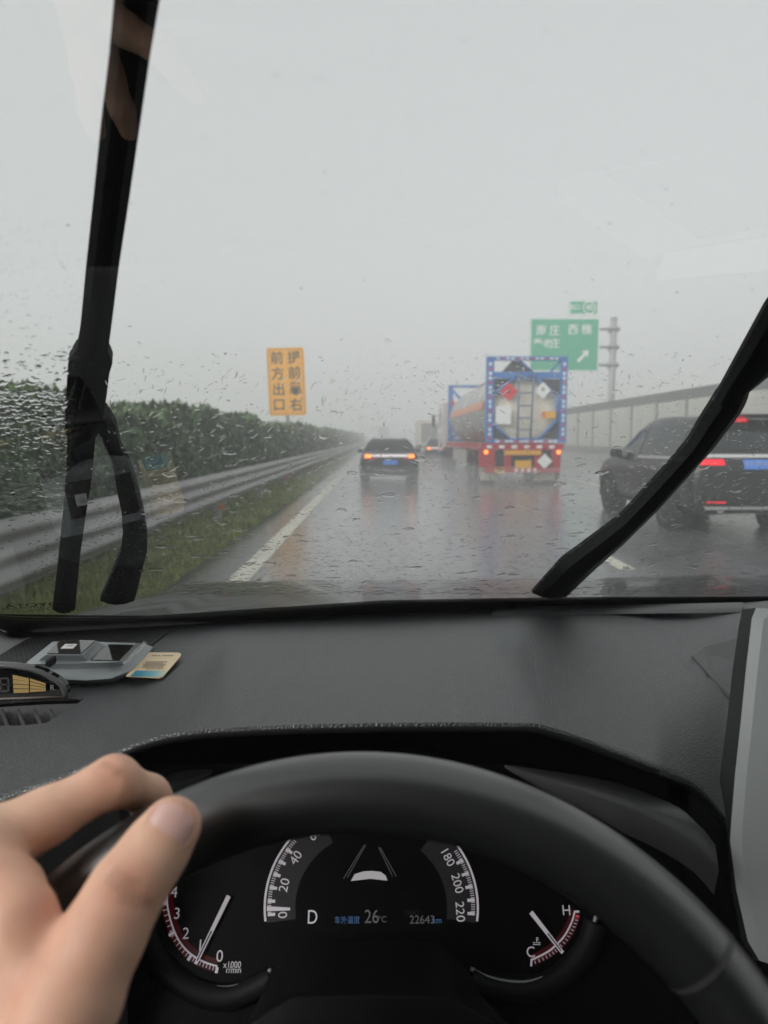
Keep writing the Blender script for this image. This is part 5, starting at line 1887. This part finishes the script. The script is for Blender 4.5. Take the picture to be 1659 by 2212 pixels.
# ------------------------------------------------------------------ rain on the glass
def drops():
    V, F = [], []
    def drop(u, v, r, asp=1.0, rot=0.0, hgt=.30, wob=.15, n=10, flat=False):
        if r > .00045 and (560 < u < 675 and 740 < v < 905 or 1135 < u < 1300 and 640 < v < 810): return
        c = glass(u, v, .0004); nn = gnorm(c.x)
        e1 = Vector((1, .155 - .156 * c.x, 0)).normalized(); e2 = nn.cross(e1)
        a1 = e1 * math.cos(rot) + e2 * math.sin(rot); a2 = -e1 * math.sin(rot) + e2 * math.cos(rot)
        ph = [random.random() * 6.28 for _ in range(3)]
        def rad(t): return 1 + wob * (math.sin(2 * t + ph[0]) * .6 + math.sin(3 * t + ph[1]) * .5 + math.sin(5 * t + ph[2]) * .3)
        b = len(V)
        rings = ((1.0, 0.0), (.93, .7), (.80, 1.0), (.45, 1.0)) if flat else ((1.0, 0.0), (.80, .36), (.55, .70), (.28, .92))
        for f_, hz in rings:
            for i in range(n):
                t = 2 * math.pi * i / n; q = rad(t) * f_ * r
                V.append(c + a1 * (math.cos(t) * q * asp) + a2 * (math.sin(t) * q) + nn * (hz * hgt * r))
        V.append(c + nn * (hgt * r))
        low = [V[b + i] for i in range(n)]
        for k in range(3):
            for i in range(n):
                j = (i + 1) % n
                F.append((b + k * n + i, b + k * n + j, b + (k + 1) * n + j, b + (k + 1) * n + i))
        for i in range(n):
            j = (i + 1) % n
            F.append((b + 3 * n + i, b + 3 * n + j, b + 4 * n))
        F.append(tuple(range(b + 4 * n + 1, b + 5 * n + 1))[::-1]); V.extend(low)      # flat underside with its own corners
    # the swept middle: fine drops, thicker towards the bottom
    for _ in range(8500):
        u = random.uniform(60, 1680)
        q = random.random()
        v = 1292 - abs(random.gauss(0, 1)) * 120 if q < .72 else random.uniform(760, 1290)
        if v < 700: continue
        r = random.choice((.0004, .0005, .0006, .0008, .0010)) * (1 if v > 1000 else .75)
        drop(u, v, r * random.uniform(.7, 1.2), random.uniform(.9, 2.6), random.gauss(0, .45), random.choice((.07, .11, .17, .24)), .18, 8)
    for _ in range(160):
        u = random.uniform(330, 1660); v = 1270 - abs(random.gauss(0, 220))
        if v < 640: continue
        drop(u, v, random.uniform(.0016, .0048) * (1 if v > 960 else .55), random.uniform(1.0, 1.7), random.gauss(0, .25), .05, .22, 18, True)
    for u, v in ((505, 375), (700, 418), (925, 532), (1110, 148), (1005, 88), (1180, 66), (725, 545), (390, 180), (348, 170), (598, 165), (395, 285), (440, 300), (690, 170), (950, 262), (1440, 410), (1000, 240)):
        drop(u, v, random.uniform(.0008, .0016), random.uniform(1, 1.8), random.gauss(0, .5), .15, .2, 12)
    for _ in range(260):
        drop(random.uniform(0, 1659), random.uniform(0, 760), random.uniform(.0003, .0008), random.uniform(1, 3), random.gauss(.3, .6), random.choice((.10, .16, .22)), .2, 8)
    # thin streaks
    for _ in range(800):
        u = random.uniform(230, 1650); v = random.uniform(800, 1200)
        drop(u, v, random.uniform(.00025, .00042), random.uniform(6, 15), random.gauss(-1.0, .35) if u < 800 else random.gauss(.9, .8), .4, .05, 8)
    # wavy runs of water low on the glass
    for _ in range(1300):
        drop(random.uniform(300, 1680), 1288 - abs(random.gauss(0, 62)), random.uniform(.00045, .0009), random.uniform(2.5, 7), random.gauss(0, .3), random.choice((.10, .16, .24)), .35, 12)
    # unswept corner left of the wiper
    for _ in range(900):
        v = 845 + abs(random.gauss(0, 1)) * 120
        if random.random() < .3: v = random.uniform(480, 845)
        if v > 1330: continue
        if v < 760 and random.random() < .55: continue
        lim = 165 - (v - 800) * .08
        u = random.uniform(-10, lim)
        drop(u, v, random.uniform(.0006, .0019) * (.6 if v < 760 else 1), random.uniform(.8, 2.2), random.gauss(-.5, .5), random.choice((.06, .09, .13)) if v > 760 else .08, .25, 10)
    for _ in range(38):
        drop(random.uniform(0, 135), random.uniform(1040, 1110), random.uniform(.0015, .004), random.uniform(1.5, 4), random.gauss(0, .3), .06, .3, 14)
    # water collecting along the foot of the glass
    for _ in range(420):
        drop(random.uniform(380, 1680), 1286 - abs(random.gauss(0, 14)), random.uniform(.0009, .0026), random.uniform(1.5, 4), random.gauss(0, .2), .09, .25, 12)
    me = bpy.data.meshes.new('raindrops')
    me.from_pydata([tuple(p) for p in V], [], F)
    me.polygons.foreach_set('use_smooth', [True] * len(F))
    me.materials.append(M['water'])
    tag(link(bpy.data.objects.new('raindrops', me)), 'countless raindrops and water streaks on the outside of the windscreen', 'raindrops', kind='stuff')


drops()

# ------------------------------------------------------------------ rain haze
def air(name, a, b, dens, label):
    hz = MB().b2(a, b).build(name, None)
    m = bpy.data.materials.new(name); m.use_nodes = True
    n = m.node_tree; n.nodes.clear()
    vo = n.nodes.new('ShaderNodeVolumePrincipled'); out = n.nodes.new('ShaderNodeOutputMaterial')
    vo.inputs['Color'].default_value = (.965, .97, .97, 1); vo.inputs['Density'].default_value = dens
    n.links.new(vo.outputs[0], out.inputs['Volume'])
    hz.data.materials.append(m)
    tag(hz, label, name, kind='stuff')


air('haze', (-405, -70, -1.2), (405, 415, 9.6), 0.012, 'pale rain haze in which the far road fades')
air('spray', (-1.9, 15.6, .012), (12.6, 190, .60), 0.045, 'low white spray thrown up over the wet road by the traffic')
